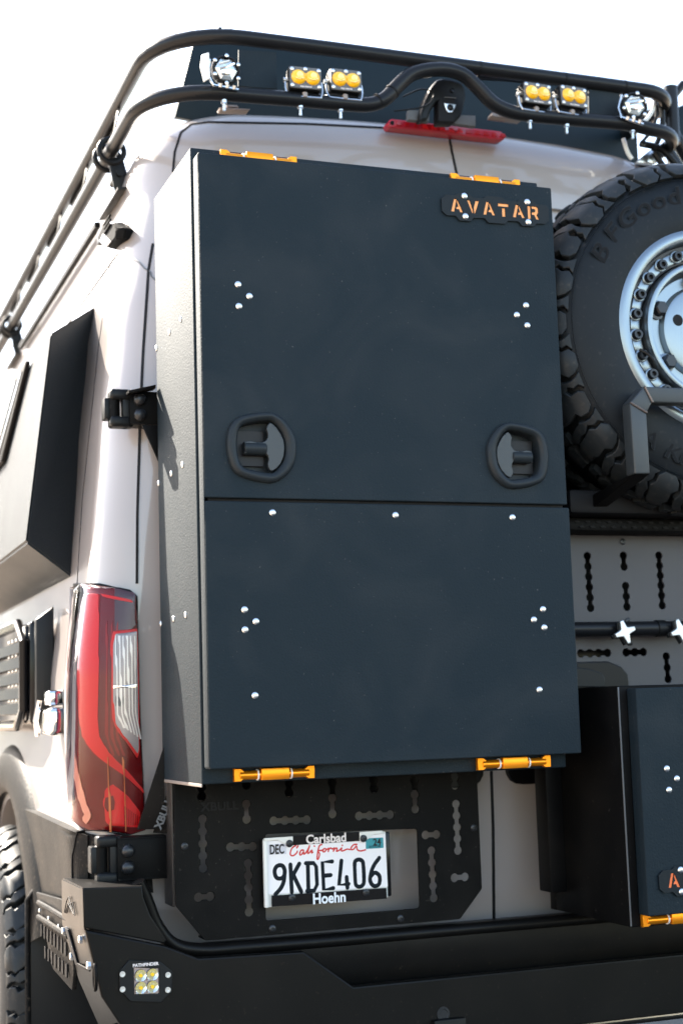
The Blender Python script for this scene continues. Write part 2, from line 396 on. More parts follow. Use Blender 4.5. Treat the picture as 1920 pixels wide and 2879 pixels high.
def strip(pts, w, d, name, m, parent=None, surf=B, taper=False):
    """thin bead following the body through image-measured points"""
    P = []
    for a, b in zip(pts, pts[1:]):
        k = max(2, int(hypot(b[0] - a[0], b[1] - a[1]) / 18))
        P += [(a[0] + (b[0] - a[0]) * i / k, a[1] + (b[1] - a[1]) * i / k) for i in range(k)]
    P.append(pts[-1]); vs, fs = [], []
    H = [surf(*p) for p in P]; n = len(H)
    for i, (h, nn) in enumerate(H):
        T = (H[min(i + 1, n - 1)][0] - H[max(i - 1, 0)][0]).normalized(); s = T.cross(nn).normalized()
        for a, e in ((-.5, -.002), (-.42, d), (.42, d), (.5, -.002)): vs.append(h + s * w * a + nn * e)
    for i in range(n - 1):
        for k in range(3): fs.append((i * 4 + k, i * 4 + k + 1, (i + 1) * 4 + k + 1, (i + 1) * 4 + k))
    fs += [(0, 1, 2, 3), tuple((n - 1) * 4 + k for k in (3, 2, 1, 0))]
    return part(name, mk(vs, fs), m, parent or van)
def patch(poly, d, name, m, parent=None, nr=26, nc=8, bulge=0., d0=-.004, surf=B, smooth=40, label=None):
    """row-convex polygon measured in the photograph, laid on the van body as a raised skin d thick"""
    ys = [p[1] for p in poly]; y0, y1 = min(ys), max(ys); G = []
    for i in range(nr + 1):
        y = y0 + (y1 - y0) * (i / nr) ; y = min(max(y, y0 + .01), y1 - .01); xs = []
        for a, b in zip(poly, poly[1:] + poly[:1]):
            if (a[1] <= y) != (b[1] <= y): xs.append(a[0] + (b[0] - a[0]) * (y - a[1]) / (b[1] - a[1]))
        G.append((y, min(xs), max(xs)))
    F, Bk = [], []
    for i, (y, a, b) in enumerate(G):
        for j in range(nc + 1):
            t = j / nc; h, n = surf(a + (b - a) * t, y)
            bl = bulge * (1 - (2 * t - 1) ** 4) * (1 - (2 * i / nr - 1) ** 6)
            F.append(h + n * (d + bl)); Bk.append(h + n * d0)
    vs = F + Bk; N = len(F); W = nc + 1; fs = []
    for i in range(nr):
        for j in range(nc):
            a = i * W + j; fs.append((a, a + 1, a + W + 1, a + W)); fs.append((N + a + W, N + a + W + 1, N + a + 1, N + a))
    for j in range(nc): fs.append((j, N + j, N + j + 1, j + 1)); q = nr * W + j; fs.append((q + 1, N + q + 1, N + q, q))
    for i in range(nr): a = i * W; fs.append((a + W, N + a + W, N + a, a)); a += nc; fs.append((a, N + a, N + a + W, a + W))
    bm = bmesh.new(); V = [bm.verts.new(v) for v in vs]
    for f in fs: bm.faces.new([V[k] for k in f])
    return part(name, bmout(bm), m, parent or van, smooth=smooth, label=label)
# door gaps, centre gap, side seam, gutters
strip([(398, 395), (402, 350), (416, 305), (440, 286), (480, 281), (700, 285), (880, 294)], .006, .003, 'door_seal', SEAL)
strip([(322, 960), (330, 800), (342, 620), (352, 560)], .007, .003, 'door_seal', SEAL)
strip([(315, 1340), (316, 1180), (322, 985)], .007, .003, 'door_seal', SEAL)
strip([(1155, 316), (1280, 335), (1400, 358), (1490, 385), (1520, 398)], .005, .002, 'door_seal', EDGE)
strip([(1029, 308), (1037, 350), (1048, 400)], .007, .003, 'door_seal', SEAL)
strip([(1127, 1770), (1131, 1900), (1133, 2108)], .008, .003, 'door_seal', SEAL)
strip([(253, 610), (227, 800), (190, 1150), (178, 1345)], .002, .0015, 'panel_seam', SEAL)
strip([(0, 815), (60, 700), (150, 545), (240, 410), (300, 335)], .004, .003, 'roof_gutter', GREYP)
strip([(1200, 466), (1275, 475), (1340, 482), (1420, 492), (1440, 494)], .026, .013, 'door_crease', PAINT)
# rear windows (dark glass behind the carriers)
for sx in (-1, 1):
    P = roundpoly([(sx * .03, 1.30), (sx * .80, 1.30), (sx * .76, 2.15), (sx * .03, 2.15)], .05)
    me = plateY(P, [], -.026, .02, .003); part('rear_window', me, GLASSB, van)
P = roundpoly([(.03, 2.17), (.62, 2.17), (.60, 2.62), (.03, 2.62)], .04)
me = plateY(P, [], -.026, .02, .003)
for v in me.vertices: v.co.y += (v.co.z - 2.17) * .16 if v.co.z > 2.17 else 0
part('rear_window', me, GLASSB, van)
# high brake light
cx = .0; bl = plateY(roundpoly([(-.176, 3.060), (.162, 3.060), (.172, 3.068), (.160, 3.086), (-.172, 3.086), (-.184, 3.072)], .006), [], .085, .04, .004)
def follow(me, f):
    for v in me.vertices: v.co.y += f(v.co)
    return me
bl0 = part('brake_light', bl, REDB, van)
part('brake_light_core', plateY(roundpoly([(-.085, 3.064), (.04, 3.064), (.04, 3.082), (-.085, 3.082)], .002), [], .0835, .01, .001), REDC, bl0)
for k in range(13):
    x = -.16 + k * .0262
    if k % 1 == 0: part('brake_led', plateY([(x, 3.067), (x + .017, 3.067), (x + .013, 3.078), (x + .002, 3.078)], [], .0815, .004, .0008), REDC if not 3 <= k <= 7 else LRED, bl0)
for x in (-.170, .162): inst('screw', dome(.006, .002), SEAL, bl0, orient((0, -1, 0), (x, .084, 3.073)))

# ---- tail light: housing, light guide, dark chamber, clear reverse lens
TL = [(178, 1345), (200, 1343), (232, 1346), (275, 1354), (312, 1363), (314, 1480), (318, 1600), (322, 1720), (327, 1820), (330, 1912), (300, 1914), (255, 1912), (205, 1903), (176, 1878), (170, 1800), (166, 1700), (165, 1600), (170, 1500), (176, 1440)]
patch([(174, 1340), (233, 1340), (316, 1358), (320, 1600), (334, 1916), (290, 1920), (200, 1908), (171, 1882), (163, 1800), (160, 1600), (168, 1500), (172, 1440)], .006, 'lamp_gasket', SEAL, nr=40)
tl = patch(TL, .013, 'tail_light', LREDD, nr=60, nc=16, bulge=.008)
def tpatch(poly, name, m, d=.0225, nr=24, nc=6, label=None): return patch(poly, d, name, m, tl, nr=nr, nc=nc, d0=.012, label=label)
tpatch([(191, 1358), (240, 1360), (239, 1440), (236, 1560), (234, 1650), (238, 1694), (256, 1730), (290, 1770), (326, 1812), (327, 1820), (290, 1786), (256, 1758), (236, 1740), (216, 1715), (204, 1690), (198, 1640), (196, 1560), (197, 1480), (198, 1420)], 'light_guide_or_reflection', LRED, nr=50, nc=8)
tpatch([(244, 1366), (304, 1380), (304, 1386), (252, 1375), (246, 1372)], 'light_guide_or_reflection', LRED, nr=6, nc=16)
tpatch([(182, 1350), (186, 1350), (190, 1500), (184, 1640), (182, 1760), (187, 1840), (180, 1850), (173, 1780), (172, 1620), (180, 1480)], 'smoked_edge', LSMOKE, nr=34, nc=4)
for x in (252, 262, 272): tpatch([(x, 1430), (x + 4, 1428), (x + 2, 1560), (x + 1, 1690), (x + 14, 1735), (x + 9, 1735), (x - 4, 1690), (x - 2, 1560)], 'reflector_rib', LRED2, d=.022, nr=24, nc=2)
tpatch([(270, 1352), (309, 1362), (309, 1440), (300, 1448), (290, 1448), (270, 1448)], 'smoked_corner', LSMOKE, d=.0212, nr=8)
# clear reverse lens with red rim
tpatch([(268, 1448), (312, 1445), (315, 1560), (317, 1728), (312, 1740), (296, 1716), (278, 1690), (264, 1664), (261, 1620), (261, 1480)], 'reverse_lamp_rim', LRED, d=.0235, nr=40)
rl = tpatch([(272, 1454), (311, 1451), (313, 1560), (315, 1722), (312, 1730), (298, 1710), (280, 1684), (268, 1660), (265, 1620), (265, 1482)], 'reverse_lens', LCLEAR, d=.025, nr=40, nc=10)
for k, x in enumerate((270, 277, 284, 291, 298, 305)):
    patch([(x, 1462), (x + 2.4, 1462), (x + 3, 1560), (x + 4, 1640 + 0 * k), (x + 16, 1672 + k * 5), (x + 12, 1672 + k * 5), (x + 1, 1640), (x, 1560)], .028, 'lens_rib', LCLEAR2, rl if False else tl, nr=20, nc=2, d0=.024)
patch([(266, 1574), (311, 1572), (311, 1580), (266, 1582)], .029, 'lens_divider', CHROME, tl, nr=3, nc=8, d0=.024)
patch([(268, 1600), (282, 1600), (284, 1612), (280, 1622), (268, 1622)], .027, 'bulb', GREYP, tl, nr=6, nc=4, d0=.024)
# lower lamp: reflector field with a bulb
tpatch([(246, 1812), (262, 1800), (290, 1826), (318, 1862), (320, 1898), (300, 1898), (260, 1897), (247, 1885), (244, 1840)], 'reflector_field', LRED, d=.0225, nr=20, nc=10)
for k in range(9): patch([(282 + k * 4.2, 1850 + k * 3), (283.6 + k * 4.2, 1850 + k * 3), (284 + k * 4.2, 1893), (282.5 + k * 4.2, 1893)], .024, 'reflector_rib', LRED2, tl, nr=4, nc=1, d0=.021)
patch([(248, 1828), (262, 1826), (266, 1840), (264, 1858), (252, 1862), (245, 1850)], .0255, 'bulb', LREDD, tl, nr=8, nc=6, d0=.02)
tpatch([(186, 1700), (192, 1740), (200, 1790), (214, 1850), (222, 1872), (212, 1890), (204, 1880), (208, 1868), (196, 1830), (188, 1780), (184, 1730)], 'light_guide_or_reflection', mat('peach_reflection_strip', (.75, .28, .18), .2, coat=1.), nr=26, nc=3)  # peach reflection in the lamp, painted as a strip
for x in (252, 280): patch([(x, 1738), (x + 1.6, 1738), (x + 7, 1908), (x + 5, 1908)], .0262, 'reflection_line', mat('orange_reflection_line', (.55, .13, .02), .3), tl, nr=20, nc=1, d0=.02)  # orange reflections in the lens, built as thin coloured strips

def shell_mat():
    m = bpy.data.materials.new('clear_outer_lens'); m.use_nodes = True; t = m.node_tree; t.nodes.clear()
    o = t.nodes.new('ShaderNodeOutputMaterial'); mx = t.nodes.new('ShaderNodeMixShader'); f = t.nodes.new('ShaderNodeFresnel'); f.inputs[0].default_value = 1.22
    a = t.nodes.new('ShaderNodeBsdfTransparent'); a.inputs[0].default_value = (.93, .90, .90, 1); g = t.nodes.new('ShaderNodeBsdfGlossy'); g.inputs['Roughness'].default_value = .03
    t.links.new(f.outputs[0], mx.inputs[0]); t.links.new(a.outputs[0], mx.inputs[1]); t.links.new(g.outputs[0], mx.inputs[2]); t.links.new(mx.outputs[0], o.inputs[0]); return m
patch([(x + (9 if x < 210 else 0), y) for x, y in TL], .0285, 'outer_lens', shell_mat(), tl, nr=50, nc=14, bulge=.007, d0=.026)
# ---- lower cladding, arch flare, wheel
patch([(52, 1846), (90, 1862), (130, 1880), (160, 1893), (190, 1908), (215, 1915), (216, 2046), (160, 2056), (120, 2052), (78, 2046), (68, 1990), (60, 1930)], .022, 'lower_cladding', CLAD, nr=24, nc=18)
patch([(214, 1915), (262, 1925), (340, 1935), (350, 2048), (300, 2046), (216, 2046)], .016, 'lower_cladding', CLAD, nr=10, nc=12)
strip([(196, 1906), (187, 1960), (188, 2040)], .003, .0245, 'panel_seam', SEAL)
ap = [(.685, .0), (.675, .018), (.65, .034), (.60, .044), (.565, .046), (.54, .03), (.535, -.12)]
part('arch_flare', lathe(ap, (-1.025, WC.y, WC.z), (-1, 0, 0), 56, pi + .30, 2 * pi + .3), CLAD, van, smooth=50)
inner = lathe([(.53, -.0), (.53, -.36), (0, -.36)], (-1.03, WC.y, WC.z), (-1, 0, 0), 40); part('wheel_well', inner, SEAL, van)

def tyre_parts(root, c, ax, R, wid, rimr, nb, front_bulge=0., full=True, name='tyre'):
    """tyre around axis; c = centre of the outer sidewall plane, ax = outward axis"""
    c = Vector(c); ax = Vector(ax).normalized()
    pr = [(rimr - .012, -.03), (rimr + .002, -.008), (rimr + .02, .004), (rimr + .06, .010), (rimr + .10, .008), (R * .885, -.006), (R * .925, -.020), (R * .955, -.040), (R * .965, -.06),
          (R * .968, -wid + .06), (R * .94, -wid + .03), (rimr + .02, -wid), (rimr - .012, -wid + .03)]
    t = part(name, lathe(pr, c, ax, 72), RUBBER, root, smooth=40)
    return t
def blockmesh(rowsP, R, h=.010):
    """tread lug following the tyre's shoulder: rowsP = [(s, angle_left, angle_right)], s = metres along the profile from the sidewall"""
    PR = [(R * .872, -.001), (R * .905, .004), (R * .945, .016), (R * .980, .034), (R * .998, .060), (R, .10), (R, .20)]
    SL = [0]
    for a, b in zip(PR, PR[1:]): SL.append(SL[-1] + hypot(b[0] - a[0], b[1] - a[1]))
    def at(s_):
        s_ = max(0, min(s_, SL[-1] - 1e-4)); k = max(i for i in range(len(SL)) if SL[i] <= s_); t = (s_ - SL[k]) / (SL[k + 1] - SL[k])
        a, b = PR[k], PR[k + 1]; d = Vector((b[0] - a[0], b[1] - a[1])).normalized(); return Vector((a[0] + (b[0] - a[0]) * t, a[1] + (b[1] - a[1]) * t)), Vector((d.y, -d.x))
    RW = []
    for (s0, l0, r0), (s1, l1, r1) in zip(rowsP, rowsP[1:]):
        n = max(1, int((s1 - s0) / .012))
        for k in range(n): t = k / n; RW.append((s0 + (s1 - s0) * t, l0 + (l1 - l0) * t, r0 + (r1 - r0) * t))
    RW.append(rowsP[-1]); vs = []; m_ = len(RW)
    for i, (s_, l, r) in enumerate(RW):
        p, n_ = at(s_); e = .0025 if 0 < i < m_ - 1 else .0035
        for (a, hh) in ((l, -.006), (l + .004, h - .0015), (l + .010, h), (r - .010, h), (r - .004, h - .0015), (r, -.006)):
            q = p + n_ * (hh if 0 < i < m_ - 1 or hh < 0 else hh * .75); vs.append((q.x * cos(a), q.y, q.x * sin(a)))
    fs = [(i * 6 + k, i * 6 + k + 1, (i + 1) * 6 + k + 1, (i + 1) * 6 + k) for i in range(m_ - 1) for k in range(5)]
    fs += [(i * 6 + 5, i * 6, (i + 1) * 6, (i + 1) * 6 + 5) for i in range(m_ - 1)] + [tuple(range(6)), tuple((m_ - 1) * 6 + k for k in (5, 4, 3, 2, 1, 0))]
    bm = bmesh.new(); V = [bm.verts.new(v) for v in vs]
    for f in fs: bm.faces.new([V[i] for i in f])
    return bmout(bm)

# rear road wheel (far left)
wt = tyre_parts(van, WC + Vector((-.105, 0, 0)), (-1, 0, 0), .425, .27, .225, 0)
wt['label'] = 'dusty off-road tyre under the wheel arch'
rot = Matrix(((0, 1, 0), (1, 0, 0), (0, 0, 1))).to_4x4()   # local Y -> world X
def make_tread(parent, c, inward, R, nb, wid, big):
    """inward: world direction into the tyre (from outer face); blocks share meshes"""
    st = 2 * pi / nb; k_ = R / .446
    def rw(T): return [(s_ * k_, l * st, r * st) for s_, l, r in T]
    A = blockmesh(rw([(.004, -.20, .16), (.016, -.34, .30), (.034, -.40, .26), (.046, -.28, .34), (.070, -.36, .20), (.086, -.30, .16), (.098, -.38, .06), (.118, -.30, -.02)]), R)
    A2 = blockmesh(rw([(.008, .24, .70), (.018, .36, .60), (.032, .32, .54), (.044, .40, .54), (.058, .27, .58), (.076, .24, .50), (.094, .12, .40), (.110, .10, .30)]), R, .0085)
    B1 = blockmesh(rw([(.014, -.22, .18), (.026, -.36, .26), (.044, -.36, .22), (.054, -.24, .34), (.078, -.36, .22), (.098, -.40, .08), (.114, -.34, .0)]), R)
    C1 = blockmesh(rw([(.126, -.42, .06), (.140, -.36, .16), (.154, -.48, .10), (.168, -.40, -.02)]), R)
    C2 = blockmesh(rw([(.120, .16, .46), (.136, .24, .50), (.150, .16, .42)]), R)
    Sd = blockmesh(rw([(.0, .34, .50), (.012, .37, .54)]), R, .004)
    P1 = blockmesh(rw([(.003, -.03, .03), (.014, -.10, .10)]), R, .013)
    x = Vector((0, 0, 1)).cross(inward).normalized()
    M0 = Matrix(((x.x, inward.x, 0, c[0]), (x.y, inward.y, 0, c[1]), (x.z, inward.z, 1, c[2]), (0, 0, 0, 1)))
    MM = Matrix.Translation((0, wid, 0)) @ Matrix.Diagonal((1, -1, 1, 1))
    for k in range(nb):
        M = M0 @ Matrix.Rotation(-st * k, 4, 'Y')
        for me_ in (A if k % 2 else B1, A2, C1, C2): inst('tread_block', me_, TREAD, parent, M, smooth=24)
        for me_ in (A, A2): inst('tread_block', me_, TREAD, parent, M @ MM)

make_tread(wt, WC + Vector((-.105, 0, 0)), Vector((1, 0, 0)), .432, 24, .27, 0)
part('wheel_rim', lathe([(0, -.06), (.10, -.05), (.11, -.02), (.17, -.05), (.20, -.02), (.222, .004), (.232, .008), (.236, .0)], WC + Vector((-.105, 0, 0)), (-1, 0, 0), 48), mat('dark_wheel_rim', (.12, .12, .13), .25, metal=.8), van)

# ---- mud flap and vented shield under the corner
fl = [u(66, 2052, 0, -1.06), u(78, 2046, 0, -1.06)]
Yf = .60
part('mud_flap', join([box(-1.07, -.70, Yf, Yf + .012, .50, 1.05, .004)]), BLACKP, van)
part('mud_flap_edge', tube([(-1.073, Yf + .004, .5), (-1.075, Yf + .004, .8), (-1.075, Yf + .004, 1.03), (-1.06, Yf + .004, 1.052), (-1.0, Yf + .004, 1.055)], .008, 10), CLAD, van)
sh = part('vented_shield', slab([(-1.062, .55, 1.055), (-1.064, .02, 1.085), (-1.064, .0, .93), (-1.05, .10, .875), (-1.05, .36, .885)], (.012, 0, 0), .003), CLAD, van)
def shp(y, z): return (-1.066, y, z)
for (y, z) in [(.46 - .14 * k, 1.018 - .003 * k) for k in range(4)]: inst('bolt', lathe([(.006, 0), (.006, .003), (.003, .005), (0, .005)], (0, 0, 0), (0, -1, 0), 10), STEEL, sh, orient((-1, 0, 0), (-1.064, y, z)))
for (z, o) in ((1.036, 0), (1.0, 0)): part('pressed_rib', tube([(-1.066, .48, z), (-1.067, .3, z + .004), (-1.066, .04, z + .006)], .007, 8), CLAD, sh)
SLT = plate2([(-.007, -.014), (.007, -.016), (.007, .016), (-.007, .014)], [], .004, .0006)
for r_, (z, y0) in enumerate(((.972, .44), (.925, .38))):
    for k in range(8 if r_ == 0 else 7): inst('vent_slot', SLT, SEAL, sh, orient((-1, 0, 0), (-1.0665, y0 - .05 * k, z)))

# ---- side pop-out flare with window
flv = thing('pop_out_panel', 'textured dark pop-out panel with a window bulging from the sunlit van side', 'body panel', (-1.05, .5, 1.85))
def sidex(z): return -interp(TW, z)
fb = [B(216, 694)[0] + Vector((.02, 0, 0)), B(162, 1336)[0] + Vector((.02, 0, 0))]
print('flare', fb)
fo = [u(118, 765, 0, -1.060), u(60, 1245, 0, -1.118)]
rb_t, rb_b = Vector(fb[0]), Vector(fb[1]); ot, ob_ = Vector(fo[0]), Vector(fo[1])
L = 3.2
fv = [rb_t, rb_b, ob_, ot, rb_t + Vector((0, L, 0)), rb_b + Vector((0, L, 0)), ob_ + Vector((0, L - .1, 0)), ot + Vector((0, L - .1, 0))]
part('shell', poly3(fv, [(0, 1, 2, 3), (3, 2, 6, 7), (0, 3, 7, 4), (1, 5, 6, 2), (4, 7, 6, 5), (0, 4, 5, 1)], .006), mat('pebbled_grey_panel', (.020, .025, .029), .5, bump=1., gscale=200, var=.12, vscale=5), flv)
# window on the outer face
def onface(px, py):
    n = (ob_ - ot).cross(Vector((0, 1, 0))).normalized(); q = ray(px * D, py * D); t = (ot - CAM).dot(n) / q.dot(n); return CAM + q * t, n
W4 = [(-12, 985), (74, 829), (66, 905), (15, 1062), (-12, 1120)]
H = [onface(*p) for p in W4]; nn = H[0][1]; nn = nn if nn.x < 0 else -nn
W5 = [onface(*p)[0] for p in ((74, 829), (15, 1062))]; wt_, wb_ = W5
zt, zb = wt_.z, wb_.z; y0 = (wt_.y + wb_.y) / 2
def fp(y, z):
    t = (z - ot.z) / (ob_.z - ot.z); return Vector((ot.x + (ob_.x - ot.x) * t, y, z))
yt_, yb_ = wt_.y, wb_.y
wf = slab([fp(yt_, zt) + nn * .002, fp(yb_, zb) + nn * .002, fp(yb_ + 1.2, zb) + nn * .002, fp(yt_ + .9, zt) + nn * .002], nn * .014, .004); wfo = part('window_frame', wf, SEAL, flv)
def pane(f0, f1, e, m_): part('window_pane', slab([fp(yt_ + f0, zt - .02) + nn * .015, fp(yb_ + f0, zb + .03) + nn * .015, fp(yb_ + f1, zb + .03) + nn * .015, fp(yt_ + f1, zt - .02) + nn * .015], nn * .004, .001), m_, wfo)
pane(.05, .10, 0, GLOSSB); pane(.16, .55, 0, GLOSSB); pane(.62, 1.1, 0, GLOSSB)

# ---- side air-vent box and chrome latch
VY = u(104, 1540, 0, -1.045).y; print('VY', VY)
vb = thing('louvred_side_box', 'glossy black louvred vent box with a black rubber edge on the sunlit van side', 'vent', (-1.05, .6, 1.45))
part('rubber_edge', slab([(-1.068, VY, 1.765), (-1.068, VY, 1.49), (-1.02, VY, 1.455), (-1.02, VY, 1.80)], (0, .03, 0), .006), BLACKP, vb)
part('shell', join([box(-1.075, -1.02, VY + .06, 1.8, 1.49, 1.765, .012, 3), box(-1.082, -1.07, VY + .09, 1.8, 1.50, 1.755, .004)]), GLOSSB, vb)
for k in range(5):
    z = 1.535 + k * .041
    part('louvre', tube([(-1.088, VY + .12, z), (-1.09, .9, z), (-1.09, 1.8, z)], .013, 8, prof=[(-.019, 0), (-.012, .020), (.004, .026), (.015, .012), (.012, -.006), (-.016, -.008)]), GLOSSB, vb)
    for j_ in range(4): inst('rivet', dome(.006, .004), CHROME, vb, orient((-1, 0, 0), (-1.087, VY + .15 + j_ * .07, z + .021)))
part('bezel', tube([(-1.088, 1.8, 1.485), (-1.088, VY + .20, 1.485), (-1.088, VY + .09, 1.53), (-1.088, VY + .08, 1.71), (-1.088, VY + .18, 1.765), (-1.088, 1.8, 1.765)], .013, 10), GLOSSB, vb)
la = thing('chrome_latch', 'small chrome latch behind the black louvred box on the van side', 'latch', (-1.05, .28, 1.5))
part('latch_body', join([box(-1.085, -1.035, .19, .33, 1.462, 1.53, .012, 3), box(-1.082, -1.035, .22, .30, 1.535, 1.572, .008, 3)]), CHROME, la)
part('latch_gasket', box(-1.05, -1.03, .165, .20, 1.455, 1.575, .006), BLACKP, la)
part('latch_tongue', tube([(-1.092, .31, 1.46), (-1.098, .31, 1.50), (-1.09, .30, 1.55)], .007, 8), CHROME, la)

# ---- corner light pod high on the side
pl = thing('corner_scene_light', 'small angular dark scene light on the white upper rear corner of the van', 'lamp', (-.95, .12, 2.66))
pc, pn = B(244, 542); 
def podpoly(P, off): return [pc + (un(x * D, y * D, 0, pc.x) - pc) * 1.0 + Vector((off, 0, 0)) for x, y in P]
pod_out = [(218, 548), (234, 513), (262, 508), (272, 522), (268, 548), (248, 572), (238, 570)]
XO = pc.x - .045
b3 = [un(x * D, y * D, 0, XO) for x, y in pod_out]; n_ = len(b3); cc = sum(b3, Vector()) / n_
MBL = mat('matt_black_lamp', (.006, .007, .008), .6, spec=.04)
a3 = [cc + (p - cc) * .7 + Vector((.06, 0, 0)) for p in b3]; m3_ = [cc + (p - cc) * 1.0 + Vector((.02, 0, 0)) for p in b3]; b3 = [cc + (p - cc) * .82 for p in b3]
vs = a3 + m3_ + b3
part('lamp_body', poly3(vs, [list(range(n_)), list(range(2 * n_, 3 * n_))] + [(k * n_ + i, k * n_ + (i + 1) % n_, (k + 1) * n_ + (i + 1) % n_, (k + 1) * n_ + i) for k in (0, 1) for i in range(n_)], .003), MBL, pl)
part('lamp_lens', slab([cc + (p - cc) * .6 + Vector((-.001, 0, -.012)) for p in (b3[0], b3[1], b3[4], b3[5], b3[6])], (-.004, 0, 0), .001), LCLEAR2, pl)
for k in range(3): part('cooling_fin', box(XO - .006, XO + .0, cc.y - .05, cc.y + .03, cc.z + .012 + k * .012, cc.z + .017 + k * .012, .001), MBL, pl)
part('lamp_bracket', box(pc.x - .02, pc.x + .03, pc.y - .05, pc.y + .03, pc.z - .02, pc.z + .02, .004), BLACKP, pl)
# ================================================================== HINGED CARRIERS
def m3(x, y): return un(450 + .6059 * x, 2100 + .6059 * y, 1, -.13)       # measured on the left carrier panel
def mp(x, y): p = m3(x, y); return (p.x, p.z)
RIV = dome(.0075, .0036); SCR = lathe([(.0085, 0), (.0085, .002), (.006, .0035), (.003, .0035), (.003, .001), (0, .001)], (0, 0, 0), (0, -1, 0), 14)
BIGD = lathe([(.0155, 0), (.0155, .004), (.0145, .010), (.010, .015), (.004, .0165), (0, .0165)], (0, 0, 0), (0, -1, 0), 18)
lc = thing('hinged_carrier', 'black slotted carrier panel around the licence plate, hung on two black hinge arms', 'carrier', (-.5, -.12, 1.2))
OUT = [(-.857, 1.60), (-.857, 1.078), (-.791, .997), (-.162, .997), (-.101, 1.064), (-.102, 1.60)]
HL = []
def ch(a, b, n): HL.append(chain(mp(*a), mp(*b), n))
ch((193, 140), (193, 230), 3); ch((400, 265), (402, 335), 2); ch((402, 100), (400, 175), 2); ch((597, 120), (597, 212), 3); ch((797, 165), (799, 310), 3)
ch((988, 110), (990, 192), 3); ch((1177, 155), (1182, 288), 3); ch((1365, 100), (1366, 178), 3)
ch((197, 335), (200, 562), 5); ch((408, 540), (413, 765), 5); ch((1371, 265), (1380, 480), 5); ch((1257, 482), (1268, 700), 5)
ch((327, 464), (430, 462), 3); ch((527, 343), (680, 338), 4); ch((922, 320), (1065, 314), 4); ch((178, 697), (232, 693), 2); ch((1230, 408), (1280, 406), 2); ch((1364, 607), (1412, 603), 2)
win = roundpoly([mp(487, 404), mp(1190, 379), mp(1202, 748), mp(490, 806)], .008); HL.append(win)
# laser-cut name, spelled as on the panel
pan = part('slotted_panel', plateY(roundpoly(OUT, .004), HL, -.134, .006, .0012), COATD, lc)
nm = text('XBULL', .026, .0004, .0008, 1.15); nm.transform(Matrix.Translation(mp_ := Vector((mp(275, 277)[0], -.1355, mp(275, 277)[1])))); part('panel_lettering', nm, SEAL, pan)
for p in ((113, 460), (519, 842), (1112, 795), (1451, 374)): q = mp(*p); inst('screw', SCR, DARKBOLT, pan, orient((0, -1, 0), (q[0], -.134, q[1])))
# frame behind the panel
part('side_flange', slab([(-.862, -.128, 1.60), (-.862, -.128, 1.075), (-.862, -.05, 1.075), (-.862, -.05, 1.60)], (.004, 0, 0), .001), mat('brown_lit_steel', (.03, .024, .021), .35), lc)  # brownish light on the flange is put into its steel colour
part('lower_flange', slab([(-.79, -.128, .997), (-.162, -.128, .997), (-.162, -.07, .997), (-.79, -.07, .997)], (0, 0, .004), .001), COATD, lc)
part('gusset', slab([(-.866, -.08, 1.245), (-.866, -.08, 1.43), (-.925, -.055, 1.245)], (0, .005, 0), .001), COATD, lc)
gs = part('gusset_plate', slab([tuple(u(352, 1912, 1, -.06)), tuple(u(400, 1915, 1, -.09)), tuple(u(400, 1795, 1, -.09)), tuple(u(393, 1797, 1, -.088))], (0, .004, 0), .0008), COATD, lc)
tx = text('XBULL', .024, .0006, .001, 1.0); p0 = u(376, 1868, 1, -.079)
tx.transform(Matrix.Rotation(-radians(66), 4, 'Y')); tx.transform(Matrix.Translation(p0 + Vector((0, -.004, 0)))); part('gusset_lettering', tx, GREYP, gs)
def hinge_arm(y, zc, x0, h, x1, parent):
    a = part('hinge_arm', join([box(x0 + .045, x1, y, y + .008, zc - h / 2 + .008, zc + h / 2 - .008, .002), box(x0 + .045, x1, y, y + .06, zc + h / 2 - .012, zc + h / 2 - .006, .0015), box(x0 + .045, x1, y, y + .06, zc - h / 2 + .006, zc - h / 2 + .012, .0015)]), COATD, parent)
    part('hinge_knuckle', join([box(x0, x0 + .05, y + .006, y + .05, zc + h / 2 - .026, zc + h / 2, .008, 3), box(x0, x0 + .05, y + .006, y + .05, zc - h / 2, zc - h / 2 + .026, .008, 3), box(x0 + .03, x0 + .055, y + .012, y + .045, zc - h / 2, zc + h / 2, .004)]), BLACKP, a)
    part('hinge_pin', join([cyl((x0 + .012, y + .03, zc - h / 2 + .022), (x0 + .012, y + .03, zc + h / 2 - .022), .015, 18, .003)]), COATD, a)
    part('hinge_leaf', box(x0 - .012, x0 + .004, y + .02, y + .06, zc - h * .28, zc + h * .28, .004), BLACKP, a)
    for s in (-1, 1): inst('carriage_bolt', BIGD, DARKBOLT, a, orient((0, -1, 0), (x0 + .068, y, zc + s * .0185)))
    return a
hinge_arm(-.075, 1.182, -1.020, .108, -.845, lc)
uh = hinge_arm(-.045, 2.232, -.972, .092, -.84, lc)
part('upper_arm_plate', slab([tuple(u(290, 902, 1, -.05)), tuple(u(352, 889, 1, -.05)), tuple(u(352, 897, 1, -.05)), tuple(u(290, 909, 1, -.05))], (0, -.03, 0), .001), COATD, lc)
part('upper_arm_brace', slab([(-.90, -.05, 2.19), (-.86, -.05, 2.19), (-.86, -.05, 2.10)], (0, .006, 0), .001), COATD, lc)
part('mounting_rail', join([box(-.84, .0, -.125, -.06, 1.64, 1.70, .004), box(-.84, .0, -.125, -.06, 2.2, 2.26, .004)]), COATD, lc)

# ================================================================== LICENCE PLATE
lp = thing('licence_plate', 'white California licence plate in a white dealer frame beneath the large box', 'licence plate', (-.52, -.15, 1.12))
